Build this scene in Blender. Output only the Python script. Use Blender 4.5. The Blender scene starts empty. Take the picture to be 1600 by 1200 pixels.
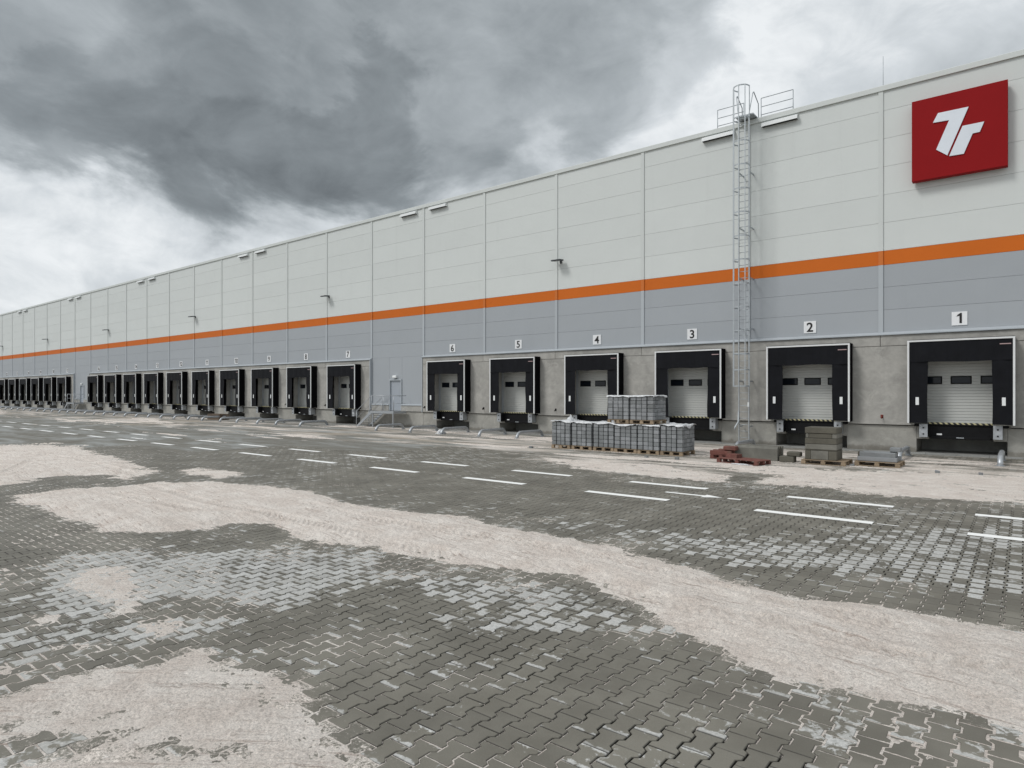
import bpy, math, random
import numpy as np
from mathutils import Vector
random.seed(7); RNG = np.random.default_rng(7)
R = math.radians
scn = bpy.context.scene
# ------------------------------------------------------------ camera, sky, sun, exposure
FPX = 1008.0; TH = math.atan(1270 / FPX); S, C = math.sin(TH), math.cos(TH); H = 2.4; Y0 = 613.0
cam_d = bpy.data.cameras.new('camera'); cam = bpy.data.objects.new('camera', cam_d)
scn.collection.objects.link(cam); scn.camera = cam
cam.location = (0, 0, H); cam.rotation_euler = (R(90), 0, math.pi / 2 - TH)
cam_d.sensor_width = 36; cam_d.lens = FPX / 1600 * 36; cam_d.shift_y = 13 / 1600
cam_d.clip_start = 0.1; cam_d.clip_end = 3000
SUN_EL, SUN_AZ = 47, 212          # azimuth in degrees, clockwise from +Y (the light stands behind the camera, to its left)
scn.view_settings.view_transform = 'Standard'; scn.view_settings.look = 'None'
scn.view_settings.gamma = 1; scn.view_settings.use_curve_mapping = False
scn.view_settings.exposure = 0.0
sun_d = bpy.data.lights.new('sun', 'SUN'); sun = bpy.data.objects.new('sun', sun_d); scn.collection.objects.link(sun)
sun_d.energy = 1.5; sun_d.angle = R(16); sun_d.color = (1, 0.985, 0.96)
az = R(SUN_AZ); el = R(SUN_EL)
sv = Vector((math.sin(az) * math.cos(el), math.cos(az) * math.cos(el), math.sin(el)))
sun.rotation_euler = sv.to_track_quat('Z', 'Y').to_euler(); sun.location = (0, -20, 60)


def pxdir(x, y):                  # a measured direction of the photograph as a world direction
    r = (x - 800) / FPX; u = (Y0 - y) / FPX
    v = Vector((r * S - C, r * C + S, u)); v.normalize(); return v


class NT:                         # small node helper
    def __init__(s, tree): s.t = tree; s.n = tree.nodes; s.l = tree.links
    def new(s, typ, **kw):
        n = s.n.new(typ)
        for k, v in kw.items(): setattr(n, k, v)
        return n
    def put(s, sock, v):
        if hasattr(v, 'bl_rna') and isinstance(v, bpy.types.NodeSocket): s.l.new(v, sock)
        elif v is not None: sock.default_value = v
    def math(s, op, a, b=None, c=None, clamp=False):
        n = s.new('ShaderNodeMath', operation=op, use_clamp=clamp)
        s.put(n.inputs[0], a)
        if b is not None: s.put(n.inputs[1], b)
        if c is not None: s.put(n.inputs[2], c)
        return n.outputs[0]
    def vmath(s, op, a, b=None, scale=None):
        n = s.new('ShaderNodeVectorMath', operation=op); s.put(n.inputs[0], a)
        if b is not None: s.put(n.inputs[1], b)
        if scale is not None: s.put(n.inputs['Scale'], scale)
        return n.outputs['Value'] if op in ('DISTANCE', 'LENGTH', 'DOT_PRODUCT') else n.outputs[0]
    def noise(s, vec, scale, detail=4, rough=0.5, dist=0.0, col=False):
        n = s.new('ShaderNodeTexNoise'); s.put(n.inputs['Vector'], vec)
        n.inputs['Scale'].default_value = scale; n.inputs['Detail'].default_value = detail
        n.inputs['Roughness'].default_value = rough; n.inputs['Distortion'].default_value = dist
        return n.outputs['Color' if col else 'Fac']
    def mapr(s, v, a, b, c=0.0, d=1.0, smooth=True):
        n = s.new('ShaderNodeMapRange'); n.interpolation_type = 'SMOOTHSTEP' if smooth else 'LINEAR'
        s.put(n.inputs['Value'], v)
        for i, k in zip(('From Min', 'From Max', 'To Min', 'To Max'), (a, b, c, d)): s.put(n.inputs[i], k)
        return n.outputs['Result']
    def mix(s, f, a, b, mode='MIX'):
        n = s.new('ShaderNodeMix', data_type='RGBA', blend_type=mode)
        s.put(n.inputs[0], f); s.put(n.inputs[6], c4(a)); s.put(n.inputs[7], c4(b)); return n.outputs[2]
    def ramp(s, f, stops):
        n = s.new('ShaderNodeValToRGB'); s.put(n.inputs[0], f); e = n.color_ramp.elements
        while len(e) < len(stops): e.new(0.5)
        for q, (p, c) in zip(e, stops): q.position = p; q.color = c4(c)
        return n.outputs[0]
    def attr(s, name, out='Fac'):
        n = s.new('ShaderNodeAttribute'); n.attribute_name = name; return n.outputs[out]


def c4(c):
    if isinstance(c, (tuple, list)) and len(c) == 3: return (*c, 1.0)
    return c


def scalev_(n, v, s3):
    q = n.new('ShaderNodeVectorMath', operation='MULTIPLY'); n.put(q.inputs[0], v); q.inputs[1].default_value = s3; return q.outputs[0]


# overcast sky: Nishita above, under a full deck of clouds
world = bpy.data.worlds.new('World'); scn.world = world; world.use_nodes = True
w = NT(world.node_tree); w.n.clear()
sky = w.new('ShaderNodeTexSky', sky_type='NISHITA'); sky.sun_disc = False
sky.sun_elevation = el; sky.sun_rotation = az; sky.air_density = 1; sky.dust_density = 2
bg1 = w.new('ShaderNodeBackground'); bg1.inputs[1].default_value = 0.1; w.put(bg1.inputs[0], sky.outputs[0])
D = w.new('ShaderNodeTexCoord').outputs['Generated']
sep = w.new('ShaderNodeSeparateXYZ'); w.put(sep.inputs[0], D)
zc = w.math('ADD', w.math('MAXIMUM', sep.outputs[2], 0.0), 0.22)
pl = w.new('ShaderNodeCombineXYZ'); w.put(pl.inputs[0], w.math('DIVIDE', sep.outputs[0], zc)); w.put(pl.inputs[1], w.math('DIVIDE', sep.outputs[1], zc))
PL = pl.outputs[0]
DS = scalev_(w, D, (1.0, 1.0, 1.75))
n_big = w.noise(DS, 1.3, 4, 0.5, 0.2)
n_med = w.noise(DS, 4.2, 9, 0.55, 0.35)
n_fin = w.noise(DS, 11.0, 8, 0.6, 0.5)
warp = w.noise(DS, 4.5, 7, 0.58, 0.3, True)
Dw = w.vmath('ADD', D, w.vmath('SCALE', w.vmath('SUBTRACT', warp, (0.5, 0.5, 0.5)), scale=0.27))
BLOBS = [  # the heavy cloud: direction (as measured), radius, weight
    (60, 120, 0.12, .62), (120, 175, 0.10, .78), (200, 215, 0.10, .85), (230, 60, 0.22, .58), (290, 235, 0.11, .85), (390, 240, 0.115, .9), (490, 235, 0.12, .95), (580, 205, 0.12, .88), (400, 120, 0.22, .70), (290, 150, .14, .76),
    (600, 110, 0.18, .66), (720, 50, 0.2, .6), (720, 150, 0.11, .66), (860, 30, 0.16, .5), (910, 125, 0.10, .5), (1000, 40, 0.10, .36), (640, 175, 0.09, .6), (60, 10, .14, .35)]
acc = None
for bx_, by_, br_, bw_ in BLOBS:
    d_ = w.vmath('DISTANCE', Dw, tuple(pxdir(bx_, by_)))
    m_ = w.mapr(d_, br_ * 1.3, br_ * 0.55, 0.0, bw_)
    acc = m_ if acc is None else w.math('SMOOTH_MAX', acc, m_, 0.12)
gen = w.mapr(n_big, 0.50, 0.74, 0.0, 0.55)
dark = w.math('ADD', acc, w.math('MULTIPLY', gen, 0.55))
dark = w.math('ADD', dark, w.math('MULTIPLY', w.math('SUBTRACT', n_med, 0.5), 0.92))
dark = w.math('ADD', dark, w.math('MULTIPLY', w.math('SUBTRACT', n_fin, 0.5), 0.5))
dark = w.math('MULTIPLY', w.math('ADD', dark, 0.05), 0.80, clamp=True)
ccol = w.ramp(dark, [(0.0, (0.87, 0.90, 0.92)), (0.14, (0.67, 0.71, 0.74)), (0.42, (0.42, 0.457, 0.480)), (0.68, (0.265, 0.294, 0.312)), (1.0, (0.13, 0.146, 0.156))])
bg2 = w.new('ShaderNodeBackground'); bg2.inputs[1].default_value = 1.0; w.put(bg2.inputs[0], ccol)
ms = w.new('ShaderNodeMixShader'); ms.inputs[0].default_value = 0.96
w.l.new(bg1.outputs[0], ms.inputs[1]); w.l.new(bg2.outputs[0], ms.inputs[2])
wo = w.new('ShaderNodeOutputWorld'); w.l.new(ms.outputs[0], wo.inputs[0])


# ------------------------------------------------------------ measuring helpers
def wall(x, y, Y=30.0):           # photo pixel on the vertical plane at depth Y -> (X, z)
    u = (x - 800) / FPX; X = Y * (u * S - C) / (S + u * C); Z = -X * C + Y * S
    return X, H + (Y0 - y) * Z / FPX


def gr(x, y, z=0.0):              # photo pixel on the ground -> (X, Y)
    Z = (H - z) * FPX / (y - Y0); r = (x - 800) / FPX * Z
    return r * S - Z * C, r * C + Z * S


# ------------------------------------------------------------ object helpers
def tag(o, label=None, cat=None, group=None, kind=None):
    if label: o['label'] = label
    if cat: o['category'] = cat
    if group: o['group'] = group
    if kind: o['kind'] = kind
    return o


def empty(name, loc, label=None, cat=None, group=None, rz=0.0):
    o = bpy.data.objects.new(name, None); scn.collection.objects.link(o); o.location = loc; o.rotation_euler = (0, 0, rz)
    o.empty_display_size = 0.2
    return tag(o, label, cat, group)


KIDS = {}


def link(name, me, parent=None, loc=(0, 0, 0), rz=0.0):
    o = bpy.data.objects.new(name, me); scn.collection.objects.link(o); o.location = loc; o.rotation_euler = (0, 0, rz)
    if parent is not None:
        o.parent = parent; KIDS.setdefault(parent.name, []).append(o)
    return o


def copy_tree(o, parent=None):
    c = o.copy(); scn.collection.objects.link(c); c.parent = parent
    if parent is not None: KIDS.setdefault(parent.name, []).append(c)
    for ch in list(KIDS.get(o.name, [])): copy_tree(ch, c)
    return c


class MB:
    def __init__(s): s.v = []; s.f = []; s.m = []; s.sm = []; s.cm = 0
    def add(s, vs, fs, smooth=False):
        b = len(s.v); s.v += [tuple(p) for p in vs]; s.f += [[b + i for i in f] for f in fs]; s.m += [s.cm] * len(fs); s.sm += [smooth] * len(fs)
        return s
    def box(s, x0, x1, y0, y1, z0, z1, bev=0.0):
        x0, x1 = min(x0, x1), max(x0, x1); y0, y1 = min(y0, y1), max(y0, y1); z0, z1 = min(z0, z1), max(z0, z1)
        if bev <= 0:
            return s.add([(x0, y0, z0), (x1, y0, z0), (x1, y1, z0), (x0, y1, z0), (x0, y0, z1), (x1, y0, z1), (x1, y1, z1), (x0, y1, z1)],
                         [(0, 3, 2, 1), (4, 5, 6, 7), (0, 1, 5, 4), (1, 2, 6, 5), (2, 3, 7, 6), (3, 0, 4, 7)])
        b = min(bev, (x1 - x0) / 2.1, (y1 - y0) / 2.1, (z1 - z0) / 2.1)
        X = (x0, x1); Yy = (y0, y1); Z = (z0, z1); vs = []; idx = {}
        for i in (0, 1):
            for j in (0, 1):
                for k in (0, 1):
                    p = (X[i], Yy[j], Z[k]); q = (X[i] + b * (1 - 2 * i), Yy[j] + b * (1 - 2 * j), Z[k] + b * (1 - 2 * k))
                    for a in range(3):
                        r = list(q); r[a] = p[a]; idx[(i, j, k, a)] = len(vs); vs.append(tuple(r))
        fs = []
        for a in range(3):
            o1, o2 = [t for t in range(3) if t != a]
            for sd in (0, 1):
                loop = []
                for (p1, p2) in ((0, 0), (1, 0), (1, 1), (0, 1)):
                    c = [0, 0, 0]; c[a] = sd; c[o1] = p1; c[o2] = p2; loop.append(idx[(*c, a)])
                fs.append(loop if (sd == 1) != (a == 1) else loop[::-1])
        for a in range(3):                      # edges along axis a
            o1, o2 = [t for t in range(3) if t != a]
            for p1 in (0, 1):
                for p2 in (0, 1):
                    c0 = [0, 0, 0]; c0[o1] = p1; c0[o2] = p2; c1 = list(c0); c1[a] = 1
                    fs.append([idx[(*c0, o1)], idx[(*c1, o1)], idx[(*c1, o2)], idx[(*c0, o2)]])
        for i in (0, 1):
            for j in (0, 1):
                for k in (0, 1): fs.append([idx[(i, j, k, 0)], idx[(i, j, k, 1)], idx[(i, j, k, 2)]])
        return s.add(vs, fs)
    def prism(s, poly, axis, a0, a1):           # poly of 2D points extruded along 'x','y' or 'z'
        def P(p, a): return {'x': (a, p[0], p[1]), 'y': (p[0], a, p[1]), 'z': (p[0], p[1], a)}[axis]
        n = len(poly); vs = [P(p, a0) for p in poly] + [P(p, a1) for p in poly]
        fs = [list(range(n)), list(range(2 * n - 1, n - 1, -1))] + [[i, i + n, (i + 1) % n + n, (i + 1) % n] for i in range(n)]
        return s.add(vs, fs)
    def tube(s, pts, r, n=8, caps=True, smooth=True):
        pts = [Vector(p) for p in pts]; vs = []; fs = []; up = None
        for i, p in enumerate(pts):
            d = (pts[min(i + 1, len(pts) - 1)] - pts[max(i - 1, 0)]).normalized()
            if up is None: up = Vector((0, 0, 1)) if abs(d.z) < 0.9 else Vector((1, 0, 0))
            a = d.cross(up).normalized(); bb = a.cross(d).normalized(); up = bb
            for k in range(n):
                t = 2 * math.pi * k / n; vs.append(p + a * (r * math.cos(t)) + bb * (r * math.sin(t)))
        for i in range(len(pts) - 1):
            for k in range(n): fs.append([i * n + k, i * n + (k + 1) % n, (i + 1) * n + (k + 1) % n, (i + 1) * n + k])
        s.add(vs, fs, smooth)
        if caps:
            b = len(s.v) - len(vs); m = (len(pts) - 1) * n
            s.f += [[b + k for k in range(n)][::-1], [b + m + k for k in range(n)]]; s.m += [s.cm] * 2; s.sm += [False] * 2
        return s
    def mesh(s, name, mats):
        me = bpy.data.meshes.new(name); me.from_pydata(s.v, [], s.f)
        for m in (mats if isinstance(mats, (list, tuple)) else [mats]): me.materials.append(m)
        me.polygons.foreach_set('material_index', s.m); me.polygons.foreach_set('use_smooth', s.sm)
        import bmesh
        bm = bmesh.new(); bm.from_mesh(me); bmesh.ops.recalc_face_normals(bm, faces=bm.faces); bm.to_mesh(me); bm.free()
        me.update(); return me
    def build(s, name, mats, parent=None, loc=(0, 0, 0), rz=0.0): return link(name, s.mesh(name, mats), parent, loc, rz)


# ------------------------------------------------------------ materials
def new_mat(name):
    m = bpy.data.materials.new(name); m.use_nodes = True; n = NT(m.node_tree); n.n.clear()
    b = n.new('ShaderNodeBsdfPrincipled'); o = n.new('ShaderNodeOutputMaterial'); n.l.new(b.outputs[0], o.inputs[0])
    return m, n, b


def setb(n, b, col=None, rough=None, metal=None, bump=None, bs=0.3, bd=0.01):
    if col is not None: n.put(b.inputs['Base Color'], c4(col))
    if rough is not None: n.put(b.inputs['Roughness'], rough)
    if metal is not None: n.put(b.inputs['Metallic'], metal)
    if bump is not None:
        q = n.new('ShaderNodeBump'); q.inputs['Strength'].default_value = bs; q.inputs['Distance'].default_value = bd
        n.put(q.inputs['Height'], bump); n.l.new(q.outputs[0], b.inputs['Normal'])


def objc(n): return n.new('ShaderNodeTexCoord').outputs['Object']
def wpos(n): return n.new('ShaderNodeNewGeometry').outputs['Position']
def scalev(n, v, s3):
    q = n.new('ShaderNodeVectorMath', operation='MULTIPLY'); n.put(q.inputs[0], v); q.inputs[1].default_value = s3; return q.outputs[0]


def mat_paint(name, col, rough=0.5, metal=0.0, var=0.05, sc=3.0, bumps=0.05, rnd=0.03, dirt=0.0, streak=False, spec=0.3):
    m, n, b = new_mat(name); v = wpos(n)
    f = n.noise(v, sc, 5, 0.6)
    k = n.mapr(f, 0.25, 0.75, 1 - var, 1 + var, False)
    oi = n.new('ShaderNodeObjectInfo').outputs['Random']
    k = n.math('MULTIPLY', k, n.mapr(oi, 0, 1, 1 - rnd, 1 + rnd, False))
    cc = n.vmath('SCALE', col, scale=k)
    if streak:
        st = n.noise(scalev(n, v, (2.2, 1, 0.12)), 1.0, 5, 0.65)
        cc = n.mix(n.mapr(st, 0.55, 0.85, 0, 0.16), cc, tuple(q * 0.72 for q in col))
    if dirt: cc = n.mix(n.mapr(n.noise(v, 1.4, 7, 0.7), 0.5, 0.75, 0, dirt), cc, (0.16, 0.14, 0.11))
    setb(n, b, cc, rough, metal, n.noise(v, 60, 3, 0.6), bumps, 0.004); b.inputs['Specular IOR Level'].default_value = spec
    return m


M = {}
M['light'] = mat_paint('light_panel_paint', (0.635, 0.66, 0.645), 0.45, 0, 0.02, 0.7, 0.06, 0.022, streak=True)
M['grey'] = mat_paint('grey_panel_paint', (0.365, 0.388, 0.412), 0.5, 0, 0.02, 0.7, 0.06, 0.022, streak=True)
M['orange'] = mat_paint('orange_panel_paint', (0.58, 0.130, 0.006), 0.6, 0, 0.03, 0.7, 0.06, 0.015, streak=True)
M['flash'] = mat_paint('flashing', (0.41, 0.44, 0.465), 0.35, 0, 0.05, 2, 0.03)
M['white'] = mat_paint('white_metal', (0.78, 0.80, 0.80), 0.4, 0, 0.04, 4, 0.03)
M['trim'] = mat_paint('shelter_trim', (0.72, 0.73, 0.73), 0.4, 0, 0.05, 5, 0.03)
M['rubber'] = mat_paint('black_curtain', (0.008, 0.0085, 0.011), 0.7, 0, 0.25, 2.5, 0.25, spec=0.14)
M['rubber2'] = mat_paint('black_bellows', (0.005, 0.005, 0.006), 0.85, 0, 0.25, 2.5, 0.25, spec=0.06)
M['blacksteel'] = mat_paint('black_steel', (0.009, 0.009, 0.010), 0.6, 0.0, 0.3, 5, 0.1, spec=0.15)
M['lightcov'] = mat_paint('light_cover_paint', (0.62, 0.645, 0.63), 0.45, 0, 0.02, 1, 0.03)
M['greycov'] = mat_paint('grey_cover_paint', (0.43, 0.46, 0.485), 0.45, 0, 0.02, 1, 0.03)
M['orangecov'] = mat_paint('orange_cover_paint', (0.58, 0.16, 0.03), 0.5, 0, 0.02, 1, 0.03)
M['galv'] = mat_paint('galvanised_steel', (0.42, 0.44, 0.46), 0.42, 0.55, 0.14, 9, 0.05, 0.05)
M['ladder'] = mat_paint('ladder_galvanised', (0.43, 0.46, 0.48), 0.45, 0.35, 0.12, 9, 0.05)
M['bumper'] = mat_paint('bumper_plate', (0.42, 0.44, 0.46), 0.4, 0.3, 0.2, 7, 0.1, 0.05, dirt=0.35)
M['doorgrey'] = mat_paint('personnel_door_paint', (0.36, 0.39, 0.43), 0.4, 0, 0.03, 2, 0.03)
M['leaf'] = mat_paint('sectional_door_paint', (0.55, 0.56, 0.54), 0.45, 0, 0.04, 1.2, 0.05, 0.02, streak=True)
M['redboard'] = mat_paint('red_sign_paint', (0.26, 0.010, 0.012), 0.6, 0, 0.04, 1.0, 0.02, spec=0.08)
M['logo'] = mat_paint('logo_white', (0.72, 0.76, 0.82), 0.45, 0, 0.03, 2, 0.02)
M['signwhite'] = mat_paint('number_plate_white', (0.80, 0.81, 0.82), 0.45, 0, 0.02, 3, 0.02)
M['digit'] = mat_paint('digit_black', (0.02, 0.02, 0.02), 0.5, 0, 0.1, 3, 0.0)
M['dark'] = mat_paint('dark_void', (0.02, 0.02, 0.022), 0.8, 0, 0.2, 3, 0.1)
M['tagm'] = mat_paint('maker_tag', (0.42, 0.30, 0.30), 0.5, 0, 0.1, 30, 0.0)
M['lens'] = mat_paint('lamp_glass', (0.25, 0.27, 0.29), 0.15, 0, 0.05, 3, 0.0)
M['lampbody'] = mat_paint('lamp_body', (0.07, 0.075, 0.08), 0.45, 0.3, 0.1, 5, 0.0)
M['redwood'] = mat_paint('red_painted_timber', (0.155, 0.062, 0.05), 0.8, 0, 0.35, 6, 0.4, 0.1, dirt=0.4)
M['tap'] = mat_paint('rusty_red_tap', (0.18, 0.04, 0.03), 0.6, 0, 0.3, 9, 0.1)
# road paint
m, n, b = new_mat('road_paint'); v = wpos(n)
M['paint'] = m
wear = n.mapr(n.noise(v, 9, 8, 0.75), 0.58, 0.72, 0, 0.75)
setb(n, b, n.mix(wear, (0.92, 0.92, 0.90), (0.40, 0.40, 0.38)), 0.6, 0, n.noise(v, 120, 3, 0.6), 0.2, 0.003)
# window glass
m, n, b = new_mat('dark_glass'); M['glass'] = m
setb(n, b, (0.012, 0.016, 0.022), 0.12, 0); b.inputs['Specular IOR Level'].default_value = 0.35
# plastic film
m, n, b = new_mat('stretch_film'); M['film'] = m; v = objc(n)
setb(n, b, n.mix(n.mapr(n.noise(v, 6, 5, 0.6, 0.8), .45, .7), (0.74, 0.75, 0.76), (0.48, 0.50, 0.52)), 0.28, 0, n.noise(v, 14, 6, 0.7, 1.2), 0.8, 0.03)
# hazard stripes
m, n, b = new_mat('hazard_stripes'); M['hazard'] = m; v = objc(n)
sp = n.new('ShaderNodeSeparateXYZ'); n.put(sp.inputs[0], v)
ph = n.math('FRACT', n.math('MULTIPLY', n.math('ADD', sp.outputs[0], sp.outputs[2]), 5.6))
setb(n, b, n.mix(n.mapr(ph, 0.44, 0.5, 0, 1, False), (0.50, 0.46, 0.27), (0.015, 0.015, 0.015)), 0.6, 0)


def mat_concrete(name, col, blotch=0.22, bumps=0.35, splash=False):
    m, n, b = new_mat(name); v = wpos(n)
    a = n.noise(v, 1.1, 7, 0.62, 0.6); f = n.noise(v, 6, 6, 0.7); fine = n.noise(v, 45, 4, 0.7)
    oi = n.new('ShaderNodeObjectInfo').outputs['Random']
    off = n.vmath('ADD', v, n.vmath('SCALE', (13.0, 7.0, 5.0), scale=oi))
    big = n.noise(off, 0.55, 4, 0.6, 0.4)
    k = n.math('ADD', n.math('MULTIPLY', n.math('SUBTRACT', a, 0.5), blotch * 2.6), n.math('MULTIPLY', n.math('SUBTRACT', f, 0.5), blotch * 1.3))
    k = n.math('ADD', k, n.math('MULTIPLY', n.math('SUBTRACT', big, 0.5), blotch * 1.8))
    k = n.math('ADD', k, n.math('MULTIPLY', n.math('SUBTRACT', fine, 0.5), 0.25))
    k = n.math('ADD', k, 1.0)
    cc = n.vmath('SCALE', col, scale=k)
    st = n.noise(scalev(n, v, (5.0, 1, 0.35)), 1.0, 6, 0.7)
    cc = n.mix(n.mapr(st, 0.56, 0.8, 0, 0.35), cc, tuple(q * 0.62 for q in col))
    pale = n.noise(scalev(n, off, (1.3, 1, 1.9)), 1.0, 7, 0.7, 1.5)
    cc = n.mix(n.mapr(pale, 0.50, 0.68, 0, 0.45), cc, tuple(min(1, q * 1.4) for q in col))
    if splash:
        sz = n.new('ShaderNodeSeparateXYZ'); n.put(sz.inputs[0], v)
        sp_ = n.math('ADD', n.mapr(sz.outputs[2], 0.0, 0.55, 0.45, -0.3), n.math('SUBTRACT', n.noise(v, 2.6, 7, 0.7), 0.3))
        cc = n.mix(n.mapr(sp_, 0.3, 0.6, 0, 0.6), cc, (0.13, 0.115, 0.09))
    pock = n.new('ShaderNodeTexVoronoi'); n.put(pock.inputs['Vector'], v); pock.inputs['Scale'].default_value = 5.0
    pk = n.mapr(pock.outputs['Distance'], 0.03, 0.06, 0.55, 0)
    cc = n.mix(pk, cc, tuple(q * 0.4 for q in col))
    setb(n, b, cc, 0.88, 0, n.math('ADD', f, n.math('MULTIPLY', fine, 0.4)), bumps, 0.01)
    return m


M['conc'] = mat_concrete('precast_concrete', (0.37, 0.36, 0.335), 0.34)
M['conclow'] = mat_concrete('plinth_concrete', (0.345, 0.335, 0.305), 0.24, splash=True)
M['kerb'] = mat_concrete('kerb_concrete', (0.27, 0.27, 0.255), 0.3)
M['wetblock'] = mat_concrete('damp_block_concrete', (0.105, 0.098, 0.078), 0.4)
M['wetgrey'] = mat_concrete('damp_grey_concrete', (0.16, 0.155, 0.135), 0.45)
M['greyblock'] = mat_concrete('grey_block_concrete', (0.205, 0.215, 0.22), 0.3)
M['paleblock'] = mat_concrete('pale_block_concrete', (0.265, 0.275, 0.285), 0.25)


def mat_wood(name, col):
    m, n, b = new_mat(name); v = objc(n)
    g = n.noise(scalev(n, v, (2, 30, 30)), 1.0, 5, 0.65, 0.4)
    oi = n.new('ShaderNodeObjectInfo').outputs['Random']
    k = n.math('MULTIPLY', n.mapr(g, 0.25, 0.75, 0.65, 1.25, False), n.mapr(oi, 0, 1, 0.8, 1.15, False))
    setb(n, b, n.vmath('SCALE', col, scale=k), 0.8, 0, g, 0.3, 0.01); return m


M['wood'] = mat_wood('pallet_wood', (0.30, 0.225, 0.15)); M['wooddark'] = mat_wood('old_plank_wood', (0.14, 0.10, 0.07))

SAND = (0.50, 0.435, 0.385)


def sand_nodes(n, v):
    g = n.noise(v, 55, 5, 0.9); c = n.noise(v, 1.6, 6, 0.65); md = n.noise(v, 17, 7, 0.75)
    cc = n.mix(n.mapr(c, 0.35, 0.66), (0.72, 0.64, 0.575), (0.84, 0.775, 0.71))
    cc = n.mix(n.mapr(md, 0.34, 0.48, 0.4, 0), cc, (0.50, 0.42, 0.37))
    # fine drag lines left by the sweeping, along the run of the drift
    ls = []
    for ang_ in (R(-7), R(37)):
        rx = n.vmath('DOT_PRODUCT', v, (math.cos(ang_), math.sin(ang_), 0)); ry = n.vmath('DOT_PRODUCT', v, (-math.sin(ang_), math.cos(ang_), 0))
        cv = n.new('ShaderNodeCombineXYZ'); n.put(cv.inputs[0], n.math('MULTIPLY', rx, 1.3)); n.put(cv.inputs[1], n.math('MULTIPLY', ry, 24.0))
        ls.append(n.noise(cv.outputs[0], 1.0, 5, 0.7, 0.15))
    sy = n.new('ShaderNodeSeparateXYZ'); n.put(sy.inputs[0], v); t_ = n.mapr(sy.outputs[1], 4.2, 3.2)
    li = n.math('ADD', n.math('MULTIPLY', ls[0], n.math('SUBTRACT', 1.0, t_)), n.math('MULTIPLY', ls[1], t_))
    lm = n.mapr(n.noise(v, 0.8, 4, 0.6), 0.38, 0.55, 0.3, 1.0)
    cc = n.mix(n.math('MULTIPLY', n.mapr(li, 0.53, 0.66, 0, 0.8), lm), cc, (0.40, 0.31, 0.26))
    k = n.math('ADD', n.mapr(g, 0.34, 0.66, -0.42, 0.40, False), n.mapr(md, 0.25, 0.75, 0.9, 1.1, False))
    return n.vmath('SCALE', cc, scale=k), g, n.math('SUBTRACT', md, n.math('MULTIPLY', li, 0.6))


m, n, b = new_mat('quartz_sand'); M['sand'] = m; v = wpos(n)
cc, g, md = sand_nodes(n, v)
setb(n, b, cc, 0.95, 0, n.math('ADD', g, n.math('MULTIPLY', md, 2.6)), 0.7, 0.03)

# paving stone: damp olive-brown with pale dry films that follow each stone's ends and tilt
DAMP_A, DAMP_B = (0.134, 0.124, 0.100), (0.185, 0.173, 0.143)
DRY_A, DRY_B = (0.38, 0.38, 0.365), (0.54, 0.535, 0.515)


def film_mask(n, v):             # thin film of spilt sand in the strip before the docks
    sp = n.new('ShaderNodeSeparateXYZ'); n.put(sp.inputs[0], v)
    strip = n.mapr(sp.outputs[1], 14.8, 22.0, -0.10, 0.15)
    sn = n.noise(scalev(n, v, (0.22, 1.0, 1.0)), 0.5, 9, 0.72, 1.0)
    return n.mapr(n.math('ADD', sn, strip), 0.58, 0.74, 0, 0.75)



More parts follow.
